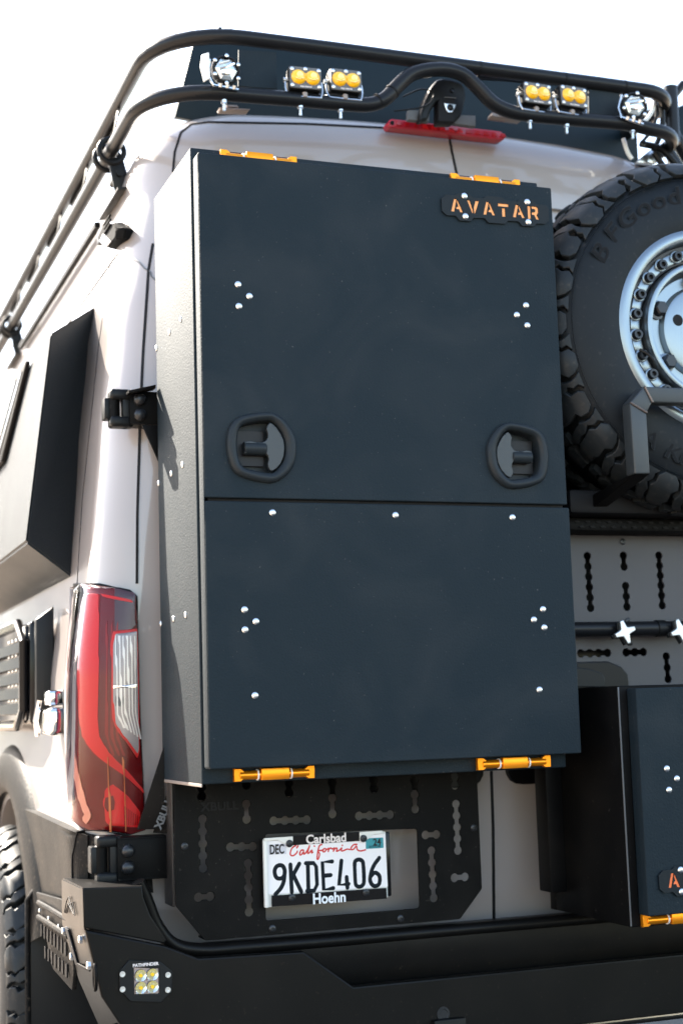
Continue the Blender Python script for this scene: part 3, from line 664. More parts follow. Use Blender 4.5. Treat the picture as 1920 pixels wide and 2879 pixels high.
# local plate frame: width .305
PTL, PTR, PBR, PBL = [un(730 + .2423 * x, 2320 + .2423 * y, 1, -.15) for x, y in ((38, 180), (1460, 70), (1490, 850), (60, 955))]
px0 = (PTL.x + PBL.x) / 2; px1 = (PTR.x + PBR.x) / 2; pz0 = (PBL.z + PBR.z) / 2; pz1 = (PTL.z + PTR.z) / 2 + .002
PW, PH = px1 - px0, pz1 - pz0
def L2(x, y):     # position measured on the rectified plate: x,y in the zoomed photograph -> plate plane
    q = un(730 + .2423 * x, 2320 + .2423 * y, 1, -.15); return (q.x, q.z)
def q4(P): return [L2(*p) for p in P]
fr = part('plate_frame', plateY(roundpoly([(px0, pz0), (px1, pz0), (px1, pz1), (px0, pz1)], .005), [], -.150, .006, .0015), WHITEP, lp)
pm = part('plate', plateY(roundpoly(q4([(75, 185), (1450, 100), (1480, 715), (98, 805)]), .003), [], -.1535, .003, .0006), WHITE, lp)
part('frame_bar', plateY(q4([(380, 120), (1146, 75), (1148, 182), (380, 232)]), [], -.1565, .004, .0008), GLOSSB, fr)
part('frame_bar', plateY(q4([(132, 815), (1460, 725), (1465, 850), (135, 945)]), [], -.1565, .004, .0008), GLOSSB, fr)
part('frame_tab', plateY(q4([(40, 150), (375, 128), (375, 235), (345, 240), (295, 225), (200, 168), (60, 185)]), [], -.1575, .003, .0006), WHITEP, fr)
part('frame_tab', plateY(q4([(1148, 78), (1412, 60), (1412, 98), (1310, 105), (1235, 165), (1180, 185), (1146, 180)]), [], -.1575, .003, .0006), WHITEP, fr)
part('frame_side', box(px0 - .001, px0 + .009, -.158, -.146, pz0, pz1 - .003, .003), WHITEP, fr)
part('frame_side', box(px1 + .0, px1 + .010, -.150, -.120, pz0 + .004, pz1 - .002, .003), GLOSSB, fr)
part('plate_bracket', box(px0 + .02, px1 - .01, -.145, -.03, pz0 + .01, pz1 - .01, .003), BLACKP, lp)
def tput(s, x, y, size, m, parent, name, yy, off=.0, sx=1., rot=0.):
    me = text(s, size, .0004, off, sx); q = L2(x, y); me.transform(Matrix.Rotation(rot, 4, 'Y')); me.transform(Matrix.Translation((q[0], yy, q[1]))); return part(name, me, m, parent)
tput('Carlsbad', 760, 155, .0285, LETP, fr, 'dealer_lettering', -.1577, .0007, .98)
tput('Hoehn', 795, 845, .033, LETW, fr, 'dealer_lettering', -.1577, .0009, .90)
part('month_sticker', plateY(q4([(98, 225), (300, 212), (305, 332), (103, 345)]), [], -.1542, .0012, .0002), PALE, pm)
tput('DEC', 193, 283, .030, INK, pm, 'month_lettering', -.1552, .0007, .60)
part('year_sticker', plateY(roundpoly(q4([(1222, 152), (1425, 140), (1430, 262), (1225, 275)]), .002), [], -.1542, .0012, .0002), TEALS, pm)
tput('24', 1352, 197, .022, INK, pm, 'year_lettering', -.1552, .0004, .9); tput('5177230', 1325, 246, .0065, INK, pm, 'year_small_print', -.1552, 0, 1.3)
inst('screw', SCR, STEEL, fr, orient((0, -1, 0), (L2(365, 838)[0], -.1575, L2(365, 838)[1]))); inst('screw', SCR, STEEL, fr, orient((0, -1, 0), (L2(1222, 778)[0], -.1575, L2(1222, 778)[1])))
inst('screw', SCR, DARKBOLT, fr, orient((0, -1, 0), (L2(332, 210)[0], -.1585, L2(332, 210)[1]))); inst('screw', SCR, DARKBOLT, fr, orient((0, -1, 0), (L2(1188, 152)[0], -.1585, L2(1188, 152)[1])))
SER = {
 '9': [[(285, 560), (285, 520), (265, 475), (228, 463), (190, 480), (170, 520), (173, 570), (195, 610), (235, 618), (268, 600), (285, 560)], [(285, 545), (275, 650), (240, 730), (178, 800)]],
 'K': [[(352, 455), (368, 775)], [(455, 445), (362, 615)], [(385, 575), (478, 770)]],
 'D': [[(530, 440), (620, 438), (650, 480), (660, 690), (628, 755), (545, 762)], [(553, 445), (560, 758)]],
 'E': [[(835, 420), (722, 428), (738, 745), (848, 728)], [(730, 585), (818, 578)]],
 '4': [[(942, 410), (915, 690), (1025, 680)], [(1002, 600), (1012, 725)]],
 '0': [[(1095, 470), (1100, 420), (1140, 398), (1180, 412), (1195, 460), (1203, 640), (1190, 690), (1155, 712), (1115, 698), (1103, 650), (1095, 470)]],
 '6': [[(1380, 378), (1310, 480), (1275, 600), (1280, 660), (1305, 695), (1335, 704), (1370, 690), (1386, 650), (1382, 590), (1355, 558), (1320, 552), (1285, 590)]]}
for k_, paths in SER.items():
    part('serial_character', strokes([q4(P) for P in paths], .0098, -.1536, .18, 4 if k_ in '906' else 0), NAVY, pm)
CAL = [[(440, 240), (425, 262)], [(415, 235), (375, 260), (352, 310), (355, 345), (385, 352), (425, 320), (432, 300)],
       [(505, 290), (480, 288), (462, 315), (462, 342), (480, 340), (505, 305), (508, 335), (528, 322)], [(528, 322), (560, 270), (575, 232), (560, 280), (552, 325), (570, 318)],
       [(570, 318), (602, 288), (595, 320), (612, 312)], [(628, 240), (632, 244)], [(715, 225), (690, 235), (672, 290), (660, 385), (675, 388), (690, 330), (668, 298), (720, 290)],
       [(742, 272), (728, 285), (731, 306), (748, 306), (764, 285), (757, 271), (742, 272)], [(764, 278), (782, 276), (796, 264), (790, 304)], [(791, 290), (806, 268), (822, 264), (836, 276), (850, 268), (858, 262)],
       [(858, 262), (850, 302)], [(851, 294), (872, 268), (888, 264), (890, 278), (884, 300), (900, 298)], [(900, 298), (925, 284), (946, 262), (940, 290), (950, 298), (975, 290), (1010, 276), (1040, 282)], [(952, 232), (954, 235)],
       [(1120, 222), (1085, 225), (1055, 258), (1058, 282), (1085, 275), (1115, 240), (1125, 280), (1160, 298), (1222, 285)]]
part('state_script', strokes([q4(P) for P in CAL], .0036, -.1537, .3, 4), REDINK, pm)

# ================================================================== STORAGE BOXES
def orange_hinge(parent, x, y, z, L=.205, top=False):
    h = part('hinge', box(x - .031, x + .031, y - .016, y + .002, z - .0125, z + .0125, .0015), ORANGE, parent)
    part('hinge_rod', cyl((x - L / 2 + .012, y - .004, z - .001), (x + L / 2 - .012, y - .004, z - .001), .0095, 18, .001), ORANGE, h)
    for s in (-1, 1):
        e = x + s * L / 2
        part('hinge_foot', plateY([(e, z - .0135), (e - s * .014, z - .0135), (e - s * .021, z - .008), (e - s * .024, z), (e - s * .021, z + .008), (e - s * .014, z + .0135), (e, z + .0135)], [], y - .0105, .012, .001), ORANGE, h)
        part('hinge_washer', cyl((x + s * .037 - .0015, y - .004, z - .001), (x + s * .037 + .0015, y - .004, z - .001), .0118, 18), WHITEP, h)
    return h
bx = thing('storage_box', 'tall charcoal two-door storage box mounted in the middle of the van rear', 'box', (-.43, -.2, 1.355))
X0, X1 = -.865, .006; YB, YF = -.41, -.456
body_b = part('box_body', box(X0, X1 - .012, YB, -.06, 1.356, 2.747, .003, 3), COATB, bx)
part('box_lip', box(X0 - .0012, X0 + .0015, YB + .002, -.07, 1.350, 1.357, .0008), EDGE, body_b)
SIDE = [(416, 733), (390, 763), (355, 805), (420, 1067), (394, 1087), (359, 1113), (427, 1412), (399, 1421), (364, 1434)]
for p in SIDE:
    q = u(*p, 0, X0); inst('rivet', RIV, STEEL, body_b, orient((-1, 0, 0), (X0, min(q.y, -.065), q.z)))
# door latch geometry: outline measured on the left handle, metres from its centre
def hm(x, y, c): q = un(600 + x * .19133, 1130 + y * .19133, 1, YF); return (q.x - c[0], q.z - c[1])
hc_ = un(600 + 700 * .19133, 1130 + 675 * .19133, 1, YF); HC = (hc_.x, hc_.z)
HO = [hm(x, y, HC) for x, y in ((800, 155), (880, 172), (1000, 245), (1110, 370), (1190, 520), (1212, 680), (1190, 880), (1110, 1040), (990, 1145), (890, 1188), (780, 1195), (600, 1165), (440, 1115), (330, 1060), (250, 950), (205, 800), (185, 640), (200, 450), (260, 310), (370, 222), (500, 185), (660, 162))]
HI = [hm(x, y, HC) for x, y in ((800, 278), (850, 290), (920, 345), (990, 440), (1040, 560), (1055, 680), (1040, 830), (985, 935), (925, 1005), (870, 1045), (800, 1048), (640, 1020), (520, 995), (430, 955), (385, 890), (355, 780), (340, 650), (350, 500), (375, 400), (430, 345), (520, 318), (660, 290))]
HT = [hm(x, y, HC) for x, y in ((825, 308), (860, 320), (925, 380), (990, 480), (1030, 570), (1042, 680), (1030, 800), (985, 910), (920, 985), (860, 1018), (830, 1010), (800, 960), (795, 910), (812, 850), (800, 800), (770, 750), (720, 722), (600, 735), (455, 760), (455, 590), (540, 575), (640, 600), (720, 598), (770, 570), (798, 520), (795, 460), (775, 400), (790, 350))]
def resample(P, n=72):
    P = smoothpath([(x, 0, z) for x, z in P + P[:1]], 5)[:-1]; out = []
    for k in range(n):
        a = 2 * pi * k / n; best = None; dx, dz = cos(a), sin(a)
        for p, q in zip(P, P[1:] + P[:1]):
            ex, ez = q.x - p.x, q.z - p.z; det = dx * -ez + ex * dz
            if abs(det) < 1e-12: continue
            t = (p.x * -ez + ex * p.z) / det; s_ = (dx * p.z - dz * p.x) / det
            if t > 0 and -1e-6 <= s_ <= 1.000001 and (best is None or t > best): best = t
        out.append((dx * (best or .05), dz * (best or .05)))
    return out
RO, RI = resample(HO), resample(HI)
def handle(parent, cx_, cz_, mir):
    s = -1 if mir else 1; n = 72; vs = []; fs = []
    prof = [(0, 0.), (0.02, -.006), (.15, -.0115), (.4, -.0145), (.7, -.0130), (.93, -.008), (1., -.004), (1.0, .012), (1.05, .026)]
    for (t, y) in prof:
        for k in range(n):
            x = RO[k][0] * (1 - t) + RI[k][0] * t; z = RO[k][1] * (1 - t) + RI[k][1] * t; vs.append((cx_ + s * x, YF + y, cz_ + z))
    for i in range(len(prof) - 1):
        for k in range(n): fs.append((i * n + k, i * n + (k + 1) % n, (i + 1) * n + (k + 1) % n, (i + 1) * n + k))
    fs.append([(len(prof) - 1) * n + k for k in range(n)])
    bm = bmesh.new(); V = [bm.verts.new(v) for v in vs]
    for f in fs: bm.faces.new([V[i] for i in f])
    h = part('door_handle', bmout(bm), HANDLE, parent, smooth=50)
    P = [(cx_ + s * x, cz_ + z) for x, z in HT]
    part('handle_paddle', plateY(P, [], YF - .0035, .010, .0016), mat('dark_grey_paddle', (.022, .027, .031), .38, bump=.25, gscale=1300), h)
    zc_ = (HT[18][1] + HT[19][1]) / 2; xs_ = (cx_ + s * HT[18][0], cx_ + s * (HT[18][0] + .05))
    part('handle_stem', cyl((min(xs_), YF + .006, cz_ + zc_ + .000), (max(xs_), YF + .006, cz_ + zc_), .0145, 20, .002), HANDLE, h)
    part('handle_cup', plateY([(cx_ + s * (HI[16][0] + .006), cz_ - .038), (cx_ + s * .012, cz_ - .038), (cx_ + s * .012, cz_ + .040), (cx_ + s * (HI[16][0] + .006), cz_ + .040)], [], YF + .018, .004, .001), mat('grey_cup', (.016, .016, .018), .4, var=.2, vscale=30), h)
    return h
R2c = un(1340 + 590 * .19133, 1170 + 590 * .19133, 1, YF)
def scaled(P, c, s, mir=1): return [(c[0] + mir * x * s, c[1] + z * s) for x, z in P]
ZS = u(467, 1145, 1, YF).z
ud = part('upper_door', plateY(roundpoly([(-.860, ZS + .003), (.006, ZS + .003), (.006, 2.720), (-.860, 2.720)], .004), [scaled(HI, HC, 1.12), scaled(HI, (R2c.x, R2c.z), 1.12, -1)], YF, .040, .0025), COATB, bx)
ld = part('lower_door', plateY(roundpoly([(-.860, 1.388), (.010, 1.388), (.010, ZS - .004), (-.860, ZS - .004)], .004), [], YF, .040, .0025), COATB, bx)
handle(ud, HC[0], HC[1], False); handle(ud, R2c.x, R2c.z, True)
part('door_return_edge', box(-.8612, -.8595, YF + .002, YF + .037, 1.392, 2.716, .0005), COATB, ud)
part('seam_strip', box(-.85, .0, YF + .012, YF + .03, ZS - .010, ZS + .010, .001), SEAL, ud)
for pts, dr in (([(547, 653), (573, 680), (549, 703), (1207, 701), (1186, 723), (1210, 747)], ud), ([(626, 1177), (908, 1183), (1176, 1188), (562, 1400), (588, 1427), (563, 1446), (1246, 1399), (1225, 1423), (1249, 1441), (586, 1597), (1238, 1584)], ld)):
    for p in pts: q = u(*p, 1, YF); inst('rivet', RIV, STEEL, dr, orient((0, -1, 0), (q.x, YF, q.z)))
for (a, b), z in ((((537, 1776), (721, 1773)), 1.3725), (((1095, 1758), (1262, 1752)), 1.3725)):
    xa, xb = u(*a, 1, YB - .01).x, u(*b, 1, YB - .01).x; orange_hinge(ld, (xa + xb) / 2 + .0, YB - .004, z, xb - xa)
for (a, b) in (((507, 348), (681, 364)), ((1035, 404), (1192, 415))):
    xa, xb = u(*a, 1, YB - .02).x, u(*b, 1, YB - .02).x; orange_hinge(ud, (xa + xb) / 2, YB - .012, 2.728, xb - xa)

# ---- badge with stencil-cut letters
ST = {'A': [[(.02, 0), (.16, 0), (.40, 1), (.22 + .12, 1)], ],}
def stencil(ch_):
    if ch_ == 'A': return [[(0, 0), (.26, 0), (.51, 1), (.28, 1)], [(.575, .93), (1, 0), (.74, 0), (.66, .22), (.42, .22), (.49, .42), (.60, .42), (.49, .80)]]
    if ch_ == 'V': return [[(0, 1), (.23, 1), (.48, .2), (.46, 0), (.38, .0)], [(.70, 1), (1, 1), (.64, 0), (.56, 0), (.53, .42)]]
    if ch_ == 'T': return [[(0, .78), (1, .78), (1, 1), (0, 1)], [(.36, 0), (.66, 0), (.66, .66), (.36, .66)]]
    if ch_ == 'R': return [[(0, 0), (.26, 0), (.26, 1), (0, 1)], [(.36, 1), (.80, 1), (.94, .86), (.94, .54), (.80, .38), (1, 0), (.73, 0), (.56, .34), (.36, .34), (.36, .54), (.62, .56), (.68, .62), (.66, .76), (.60, .80), (.36, .80)]]
def badge(parent, P, letters, y, backing, rivs, name='name_badge'):
    holes = []
    for (ch_, x, z, w, h) in letters:
        for q in stencil(ch_): holes.append([(x + a * w, z + b * h) for a, b in q])
    b_ = part(name, plateY(P, holes, y - .0052, .0030, .0004), COATD if False else mat('matt_black_badge', (.008, .012, .015), .5, bump=.3, gscale=900), parent)
    xs = [p[0] for p in P]; zs = [p[1] for p in P]
    mz = (min(zs) + max(zs)) / 2
    part('badge_backing', plateY([(min(xs) + .012, mz - .018), (max(xs) - .012, mz - .018), (max(xs) - .012, mz + .018), (min(xs) + .012, mz + .018)], [], y - .0028, .0028, .0003), backing, b_)
    for (x, z) in rivs: inst('rivet', RIV, STEEL, b_, orient((0, -1, 0), (x, y - .0052, z)))
    return b_
def bp(x, y): q = un(1200 + x * .26786, 440 + y * .26786, 1, YF - .005); return (q.x, q.z)
BO = [bp(*p) for p in ((150, 440), (195, 400), (295, 405), (320, 385), (440, 390), (480, 430), (590, 438), (625, 412), (780, 425), (825, 462), (950, 470), (985, 445), (1110, 458), (1145, 500), (1250, 512), (1275, 540), (1278, 670), (1240, 708), (1150, 705), (1120, 735), (1000, 728), (960, 682), (850, 675), (820, 708), (645, 695), (605, 648), (490, 645), (460, 680), (345, 672), (300, 622), (210, 618), (158, 570))]
LT = []
for ch_, (xa, ya), (xb, yb) in (('A', (255, 575), (375, 460)), ('V', (425, 590), (548, 475)), ('A', (592, 607), (712, 490)), ('T', (750, 626), (855, 502)), ('A', (902, 635), (1022, 520)), ('R', (1060, 652), (1172, 532))):
    a = bp(xa, ya); b = bp(xb, yb + 12); LT.append((ch_, a[0], a[1], b[0] - a[0], .0315))
badge(ud, BO, LT, YF, BADGEO, [bp(392, 415), bp(1050, 478), bp(403, 628), bp(1062, 688)])

# ---- second box, lower right
b2 = thing('storage_box', 'short charcoal storage box at the lower right with an orange-letter badge on its door', 'box', (.5, -.3, 1.0))
Y2B, Y2F = -.49, -.535
bb2 = part('box_body', box(.094, .96, Y2B, -.14, 1.0, 1.537, .003, 3), COATD, b2)
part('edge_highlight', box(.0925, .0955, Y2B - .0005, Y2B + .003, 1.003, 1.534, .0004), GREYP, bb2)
d2 = part('box_door', plateY(roundpoly([(.112, 1.028), (.955, 1.028), (.955, 1.530), (.112, 1.530)], .004), [], Y2F, .040, .0025), COATB, b2)
for p in ((1530, 1765), (1553, 1788), (1535, 1814)): q = u(*p, 1, Y2F); inst('rivet', RIV, STEEL, d2, orient((0, -1, 0), (q.x, Y2F, q.z)))
for x in (.88, .86, .88): inst('rivet', RIV, STEEL, d2, orient((0, -1, 0), (x, Y2F, 1.32 + (x == .86) * 0 + .025 * (1 if x == .86 else -1))))
xa = u(1473, 2113, 1, Y2B - .01).x; orange_hinge(d2, xa + .1025, Y2B - .004, 1.0145, .205); orange_hinge(d2, .80, Y2B - .004, 1.0145, .205)
def b2p(x, y): q = un(1300 + x * .3954, 2200 + y * .3954, 1, Y2F - .005); return (q.x, q.z)
o = b2p(1400, 690); O2 = [(x - BO[0][0] + o[0] + .0, z - BO[0][1] + o[1] + .028) for x, z in BO]
dx = b2p(1464, 750)[0] - LT[0][1]; dz = b2p(1464, 750)[1] - LT[0][2]
badge(d2, [(x + dx, z + dz) for x, z in BO], [(c_, x + dx, z + dz, w, h) for c_, x, z, w, h in LT], Y2F, BADGE2, [b2p(1548, 622), (b2p(1556, 778)[0], b2p(1556, 778)[1]), (bp(1050, 478)[0] + dx, bp(1050, 478)[1] + dz), (bp(1062, 688)[0] + dx, bp(1062, 688)[1] + dz)])
h2 = part('box_bracket', join([box(.050, .094, -.20, -.14, 1.05, 1.50, .003), slab([(.094, -.14, 1.05), (.094, -.14, 1.0), (.13, -.14, 1.0)], (0, .03, 0), .001)]), COATD, b2)

# ================================================================== RIGHT CARRIER
rc = thing('wheel_carrier', 'grey slotted carrier panel with a black cross tube and a square-tube frame holding the spare wheel', 'carrier', (.5, -.1, 1.5))
rc['label'] = 'slotted grey carrier panel with cross tube and square-tube frame at the spare wheel'
def mr(x, y): q = un(1400 + .38291 * x, 1400 + .38291 * y, 1, -.15); return (q.x, q.z)
HL = [chain(mr(648, 428), mr(672, 808), 6, .0105), chain(mr(912, 425), mr(917, 505), 2), chain(mr(928, 648), mr(938, 800), 3), chain(mr(1172, 425), mr(1197, 790), 6), chain(mr(600, 1142), mr(795, 1138), 4), chain(mr(932, 1135), mr(1058, 1132), 3), chain(mr(1226, 1165), mr(1240, 1330), 3), chain(mr(1440, 425), mr(1465, 790), 6)]
P = [(.16, 1.53), (.96, 1.53), (.96, 1.925), (.16, 1.925)]
pr_ = part('slotted_panel', plateY(P, HL, -.154, .006, .0012), PANELG, rc)
for p in ((905, 322), (945, 905), (957, 1062)): q = mr(*p); inst('screw', SCR, DARKBOLT, pr_, orient((0, -1, 0), (q[0], -.154, q[1])))
part('tread_shelf', box(.12, .98, -.24, -.10, 1.926, 1.957, .003), COATD, rc)
q0 = slab([(0, 0, 0), (.012, 0, .003), (.018, 0, -.003), (.006, 0, -.005)], (0, -.003, 0), .0008)
for r_, (z, yy) in enumerate(((1.949, -.24), (1.936, -.24))):
    for k in range(20): inst('tread_tooth', q0, SEAL, rc, Matrix.Translation((.14 + k * .030 + r_ * .012, yy - .001, z)))
part('cross_tube', tube([(.12, -.195, 1.683), (.98, -.195, 1.683)], .0185, 20), TUBE, rc)
for x in (.41, .60): part('tube_clamp', cyl((x - .025, -.195, 1.683), (x + .0, -.195, 1.683), .0215, 20, .001), BLACKP, rc)
part('door_mount_block', join([box(.10, .80, -.30, -.02, 1.96, 2.02, .01), box(.35, .55, -.16, -.02, 2.0, 2.8, .01)]), SEAL, rc)
def starknob(px, py):
    q = un(px, py, 1, -.235); n = 4; P = []
    for k in range(4):
        a = k * pi / 2 + .32
        P += [((.030) * cos(a - .16), .030 * sin(a - .16)), (.030 * cos(a + .16), .030 * sin(a + .16))]
        b = a + pi / 4; P += [(.0165 * cos(b - .28), .0165 * sin(b - .28)), (.0135 * cos(b), .0135 * sin(b)), (.0165 * cos(b + .28), .0165 * sin(b + .28))]
    k_ = part('star_knob', plateY([(q.x + x, q.z + z) for x, z in P], [], -.238, .012, .002), mat('brushed_star_knob', (.55, .56, .57), .35, metal=.8, bump=.3, gscale=200), rc)
    part('knob_stem', cyl((q.x, -.235, q.z), (q.x, -.20, q.z), .012, 16), BLACKP, k_)
    part('knob_back', plateY([(q.x - .004 + x, q.z - .003 + z) for x, z in P], [], -.227, .008, .002), BLACKP, k_)
starknob(1756, 1777); starknob(1912, 1773)
# square-tube hoop in front of the wheel
S4 = [(-.02, -.02), (-.02, .02), (.02, .02), (.02, -.02)]
def sq(P, r=.02):
    P = [Vector(p) for p in P]; ms = []
    return P
def sqbar(a, b, c, d, t=.04): return slab([a, b, c, d], (0, t, 0), .004, 3)
yf = -.50
hp = [tuple(u(*p, 1, yf)) for p in ((1446, 925), (1478, 887), (1457, 1088), (1492, 1088), (1484, 948), (1497, 924), (1700, 895), (1700, 930))]
part('frame_upright', sqbar(hp[0], hp[4], hp[3], hp[2]), FRAME, rc)
part('frame_corner', sqbar(hp[0], hp[1], hp[5], hp[4]), FRAME, rc)
part('frame_bar', sqbar(hp[1], hp[6], hp[7], hp[5]), FRAME, rc)
W_ = mat('weld_bead', (.16, .13, .12), .35, metal=.5, bump=1., gscale=300)
for a, b in ((hp[0], hp[4]), (hp[1], hp[5])):
    a = Vector(a) + Vector((0, -.001, 0)); b = Vector(b) + Vector((0, -.001, 0))
    part('weld_bead', tube([a + (b - a) * k / 16 + Vector((0, 0, .0014 * (k % 2))) for k in range(17)], [.0022 + .0010 * (k % 2) for k in range(17)], 8), W_, rc)
a_ = Vector(hp[2]); b_ = Vector(hp[3])
part('frame_strut', poly3([a_, b_, b_ + Vector((0, .04, 0)), a_ + Vector((0, .04, 0)), a_ + Vector((0, .28, -.07)), b_ + Vector((0, .28, -.07)), b_ + Vector((0, .28, -.03)), a_ + Vector((0, .28, -.03))], [(0, 1, 5, 4), (3, 2, 6, 7), (0, 4, 7, 3), (1, 2, 6, 5), (4, 5, 6, 7), (0, 3, 2, 1)], .002), COATD, rc)
# moulded handle recess on the door, beside the big box
dh = [(1322, 1520), (1395, 1518), (1425, 1530), (1441, 1548), (1443, 1580), (1322, 1585)]
part('moulded_cover', plateY([(u(*p, 1, -.17).x, u(*p, 1, -.17).z) for p in dh], [], -.172, .05, .004), mat('brown_black_moulding', (.007, .0065, .0065), .4, spec=.2), rc)
part('moulded_insert', plateY([(u(*p, 1, -.175).x, u(*p, 1, -.175).z) for p in ((1322, 1532), (1350, 1535), (1380, 1545), (1388, 1556), (1388, 1578), (1322, 1578))], [], -.176, .02, .003), BLACKP, rc)

# ================================================================== SPARE WHEEL
SC = Vector((.442, -.425, 2.405))
sw = thing('spare_wheel', 'chunky off-road spare wheel with a silver rim on the right of the van rear', 'wheel', tuple(SC))
st_ = tyre_parts(sw, SC, (0, -1, 0), .435, .28, .225, 0)
make_tread(st_, SC, Vector((0, 1, 0)), .440, 26, .28, 1)
part('sidewall_ring', lathe([(.352 + .03, .0035), (.352 + .0315, .0055), (.352 + .033, .0035)], SC, (0, -1, 0), 90), RUBBER, st_)
# raised lettering around the sidewall
def arc_text(s, ang0, step, r, size, m, flip=False):
    for k, c_ in enumerate(s):
        for (off, ex, mm, yo) in ((.0015, .0004, RUBBER, .0070), (-.0004, .0004, mat('letter_face', (.004, .004, .005), .7), .0080)):
            me = text(c_, size * 1.06, ex, off + .0006, 1.25, shear=.12)
            a = ang0 - step[k] if isinstance(step, list) else ang0 - step * k
            M = Matrix.Translation(SC + Vector((r * cos(a), -yo, r * sin(a)))) @ Matrix.Rotation(-(a - pi / 2) if not flip else -(a + pi / 2), 4, 'Y')
            me.transform(M); part('raised_letter', me, mm, st_)
AL = [0, .185, .355, .52, .665, .805, .955, 1.06, 1.19, 1.33]
arc_text('BFGoodrich', radians(150), AL, .342, .060, None)
arc_text('T/A KM3', radians(222), [-.0, -.11, -.24, -.36, -.45, -.58, -.70], .338, .050, None, True)
# rim: outer ring, dark bolt channel, 24 sockets, inner ring, disc, lug bolts
AX = (0, -1, 0)
rim = part('rim', lathe([(.262, -.035), (.262, -.006), (.258, .004), (.250, .009), (.236, .011), (.228, .007), (.224, -.006), (.220, -.022)], SC, AX, 96), RIM, sw)
part('bolt_channel', lathe([(.222, -.018), (.205, -.020), (.180, -.024), (.172, -.035)], SC, AX, 96), mat('dark_bolt_channel', (.03, .03, .033), .35, metal=.5), rim)
part('inner_ring', lathe([(.176, -.035), (.176, -.008), (.173, .001), (.167, .003), (.160, .001), (.157, -.010), (.152, -.030), (.146, -.036), (.12, -.036), (.118, -.030), (.113, -.022), (.106, -.020), (.058, -.020), (.054, -.024), (.052, -.05), (0, -.05)], SC, AX, 96), RIM, rim)
PAD = lathe([(.0, .004), (.0165, .003), (.018, 0), (.018, -.006)], (0, 0, 0), AX, 18)
SOC = lathe([(.0125, -.002), (.0125, .016), (.0115, .0185), (.0065, .0185), (.0065, .010), (0, .010)], (0, 0, 0), AX, 18)
WSH = lathe([(.0165, .002), (.0165, .0055), (.015, .0065), (.012, .0065)], (0, 0, 0), AX, 20)
CL = slab([(-.020, 0, -.018), (.006, 0, -.016), (.006, 0, .012), (-.020, 0, .015)], (0, .012, 0), .003, 2)
for k in range(24):
    a = 2 * pi * k / 24 + .10; p = SC + Vector((.199 * cos(a), .020, .199 * sin(a)))
    inst('bolt_washer', WSH, RIM, rim, orient((0, -1, 0), p)); inst('socket_bolt', SOC, DARKBOLT, rim, orient((0, -1, 0), p))
    a2 = a + pi / 24; p = SC + Vector((.205 * cos(a2), .016, .205 * sin(a2)))
    inst('ring_tab', CL, RIM, rim, Matrix.Translation(p) @ Matrix.Rotation(-a2, 4, 'Y'))
HEX = lathe([(.0, .030), (.015, .030), (.0185, .026), (.0185, 0)], (0, 0, 0), AX, 6); HW = lathe([(.024, .0), (.024, .006), (.018, .008)], (0, 0, 0), AX, 24)
for k in range(6):
    a = radians(150) + k * pi / 3 + .12; p = SC + Vector((.134 * cos(a), .036, .134 * sin(a)))
    inst('lug_bolt', HEX, DARKBOLT, rim, orient((0, -1, 0), p), smooth=0); inst('bolt_washer', HW, RIM, rim, orient((0, -1, 0), p))
HO_ = lathe([(.0, .0005), (.0145, .0005), (.0155, -.001)], (0, 0, 0), AX, 20)
for k in range(5):
    a = radians(160) + k * 2 * pi / 5; inst('hub_hole', HO_, SEAL, rim, orient((0, -1, 0), SC + Vector((.078 * cos(a), .020, .078 * sin(a)))))
part('valve_stem', tube(smoothpath([SC + Vector((-.20, .0, -.06)), SC + Vector((-.185, -.012, -.072)), SC + Vector((-.170, -.014, -.09))], 4), .004, 8), BLACKP, rim)

# ================================================================== REAR BUMPER
bu = thing('rear_bumper', 'dark steel rear bumper with a sunlit tan corner and an inset square lamp', 'bumper', (0, -.1, .95))
Rv = -.20
D_, E_, F_, G_ = (-1.078, Rv, 1.139), (-1.076, Rv, 1.055), (-1.042, Rv, .910), (-1.005, Rv, .852)
A_, A2_, P_, Q_ = (-1.072, .095, 1.132), (-1.072, .097, 1.030), (-1.055, -.02, .918), (-1.0, .02, .80)
part('corner_shell', poly3([D_, A_, A2_, E_, P_, F_, Q_, G_, (-.94, .095, 1.134), (-.945, Rv + .01, 1.134)], [(0, 1, 2, 3), (3, 2, 4, 5), (5, 4, 6, 7), (0, 9, 8, 1)], .003), BUMP, bu)
up = [(-1.078, 1.139), (-.948, 1.134), (-.945, 1.11), (-.93, 1.07), (-.895, 1.016), (-.90, 1.008), (-1.076, 1.055)]
part('upper_plate', plateY(up, [], Rv, .02, .003), BUMP, bu)
lo = [(-1.076, 1.052), (-.900, 1.004), (-.827, .972), (-.584, .966), (-.468, .879), (1.05, .879), (1.05, .74), (-.92, .74), (-1.005, .852), (-1.042, .910)]
part('main_bar', plateY(lo, [], Rv - .012, .03, .004), BUMP, bu)
part('main_step', join([slab([(-.86, -.14, .968), (1.05, -.14, .968), (1.05, .02, .972), (-.86, .02, .972)], (0, 0, -.006), .002), slab([(-.80, -.14, .965), (1.05, -.14, .965), (1.05, -.14, .86), (-.46, -.14, .86)], (0, .01, 0), .002)]), BUMP, bu)
part('rolled_edge', tube(smoothpath([(-.948, -.16, 1.14), (-.93, -.155, 1.10), (-.905, -.15, 1.04), (-.865, -.145, .995), (-.80, -.14, .978), (-.70, -.135, .975), (-.4, -.13, .972), (.2, -.13, .972), (1.05, -.13, .972)], 5), .016, 12), BUMP, bu)
part('lower_skid', slab([(-1.0, Rv, .85), (-.90, Rv - .01, .738), (.9, Rv - .01, .738), (.9, .1, .70), (-.9, .1, .70)], (0, 0, -.01), .002), BUMP, bu)
part('tow_plate', box(-.28, -.20, Rv - .03, Rv + .02, .68, .79, .004), BUMP, bu)
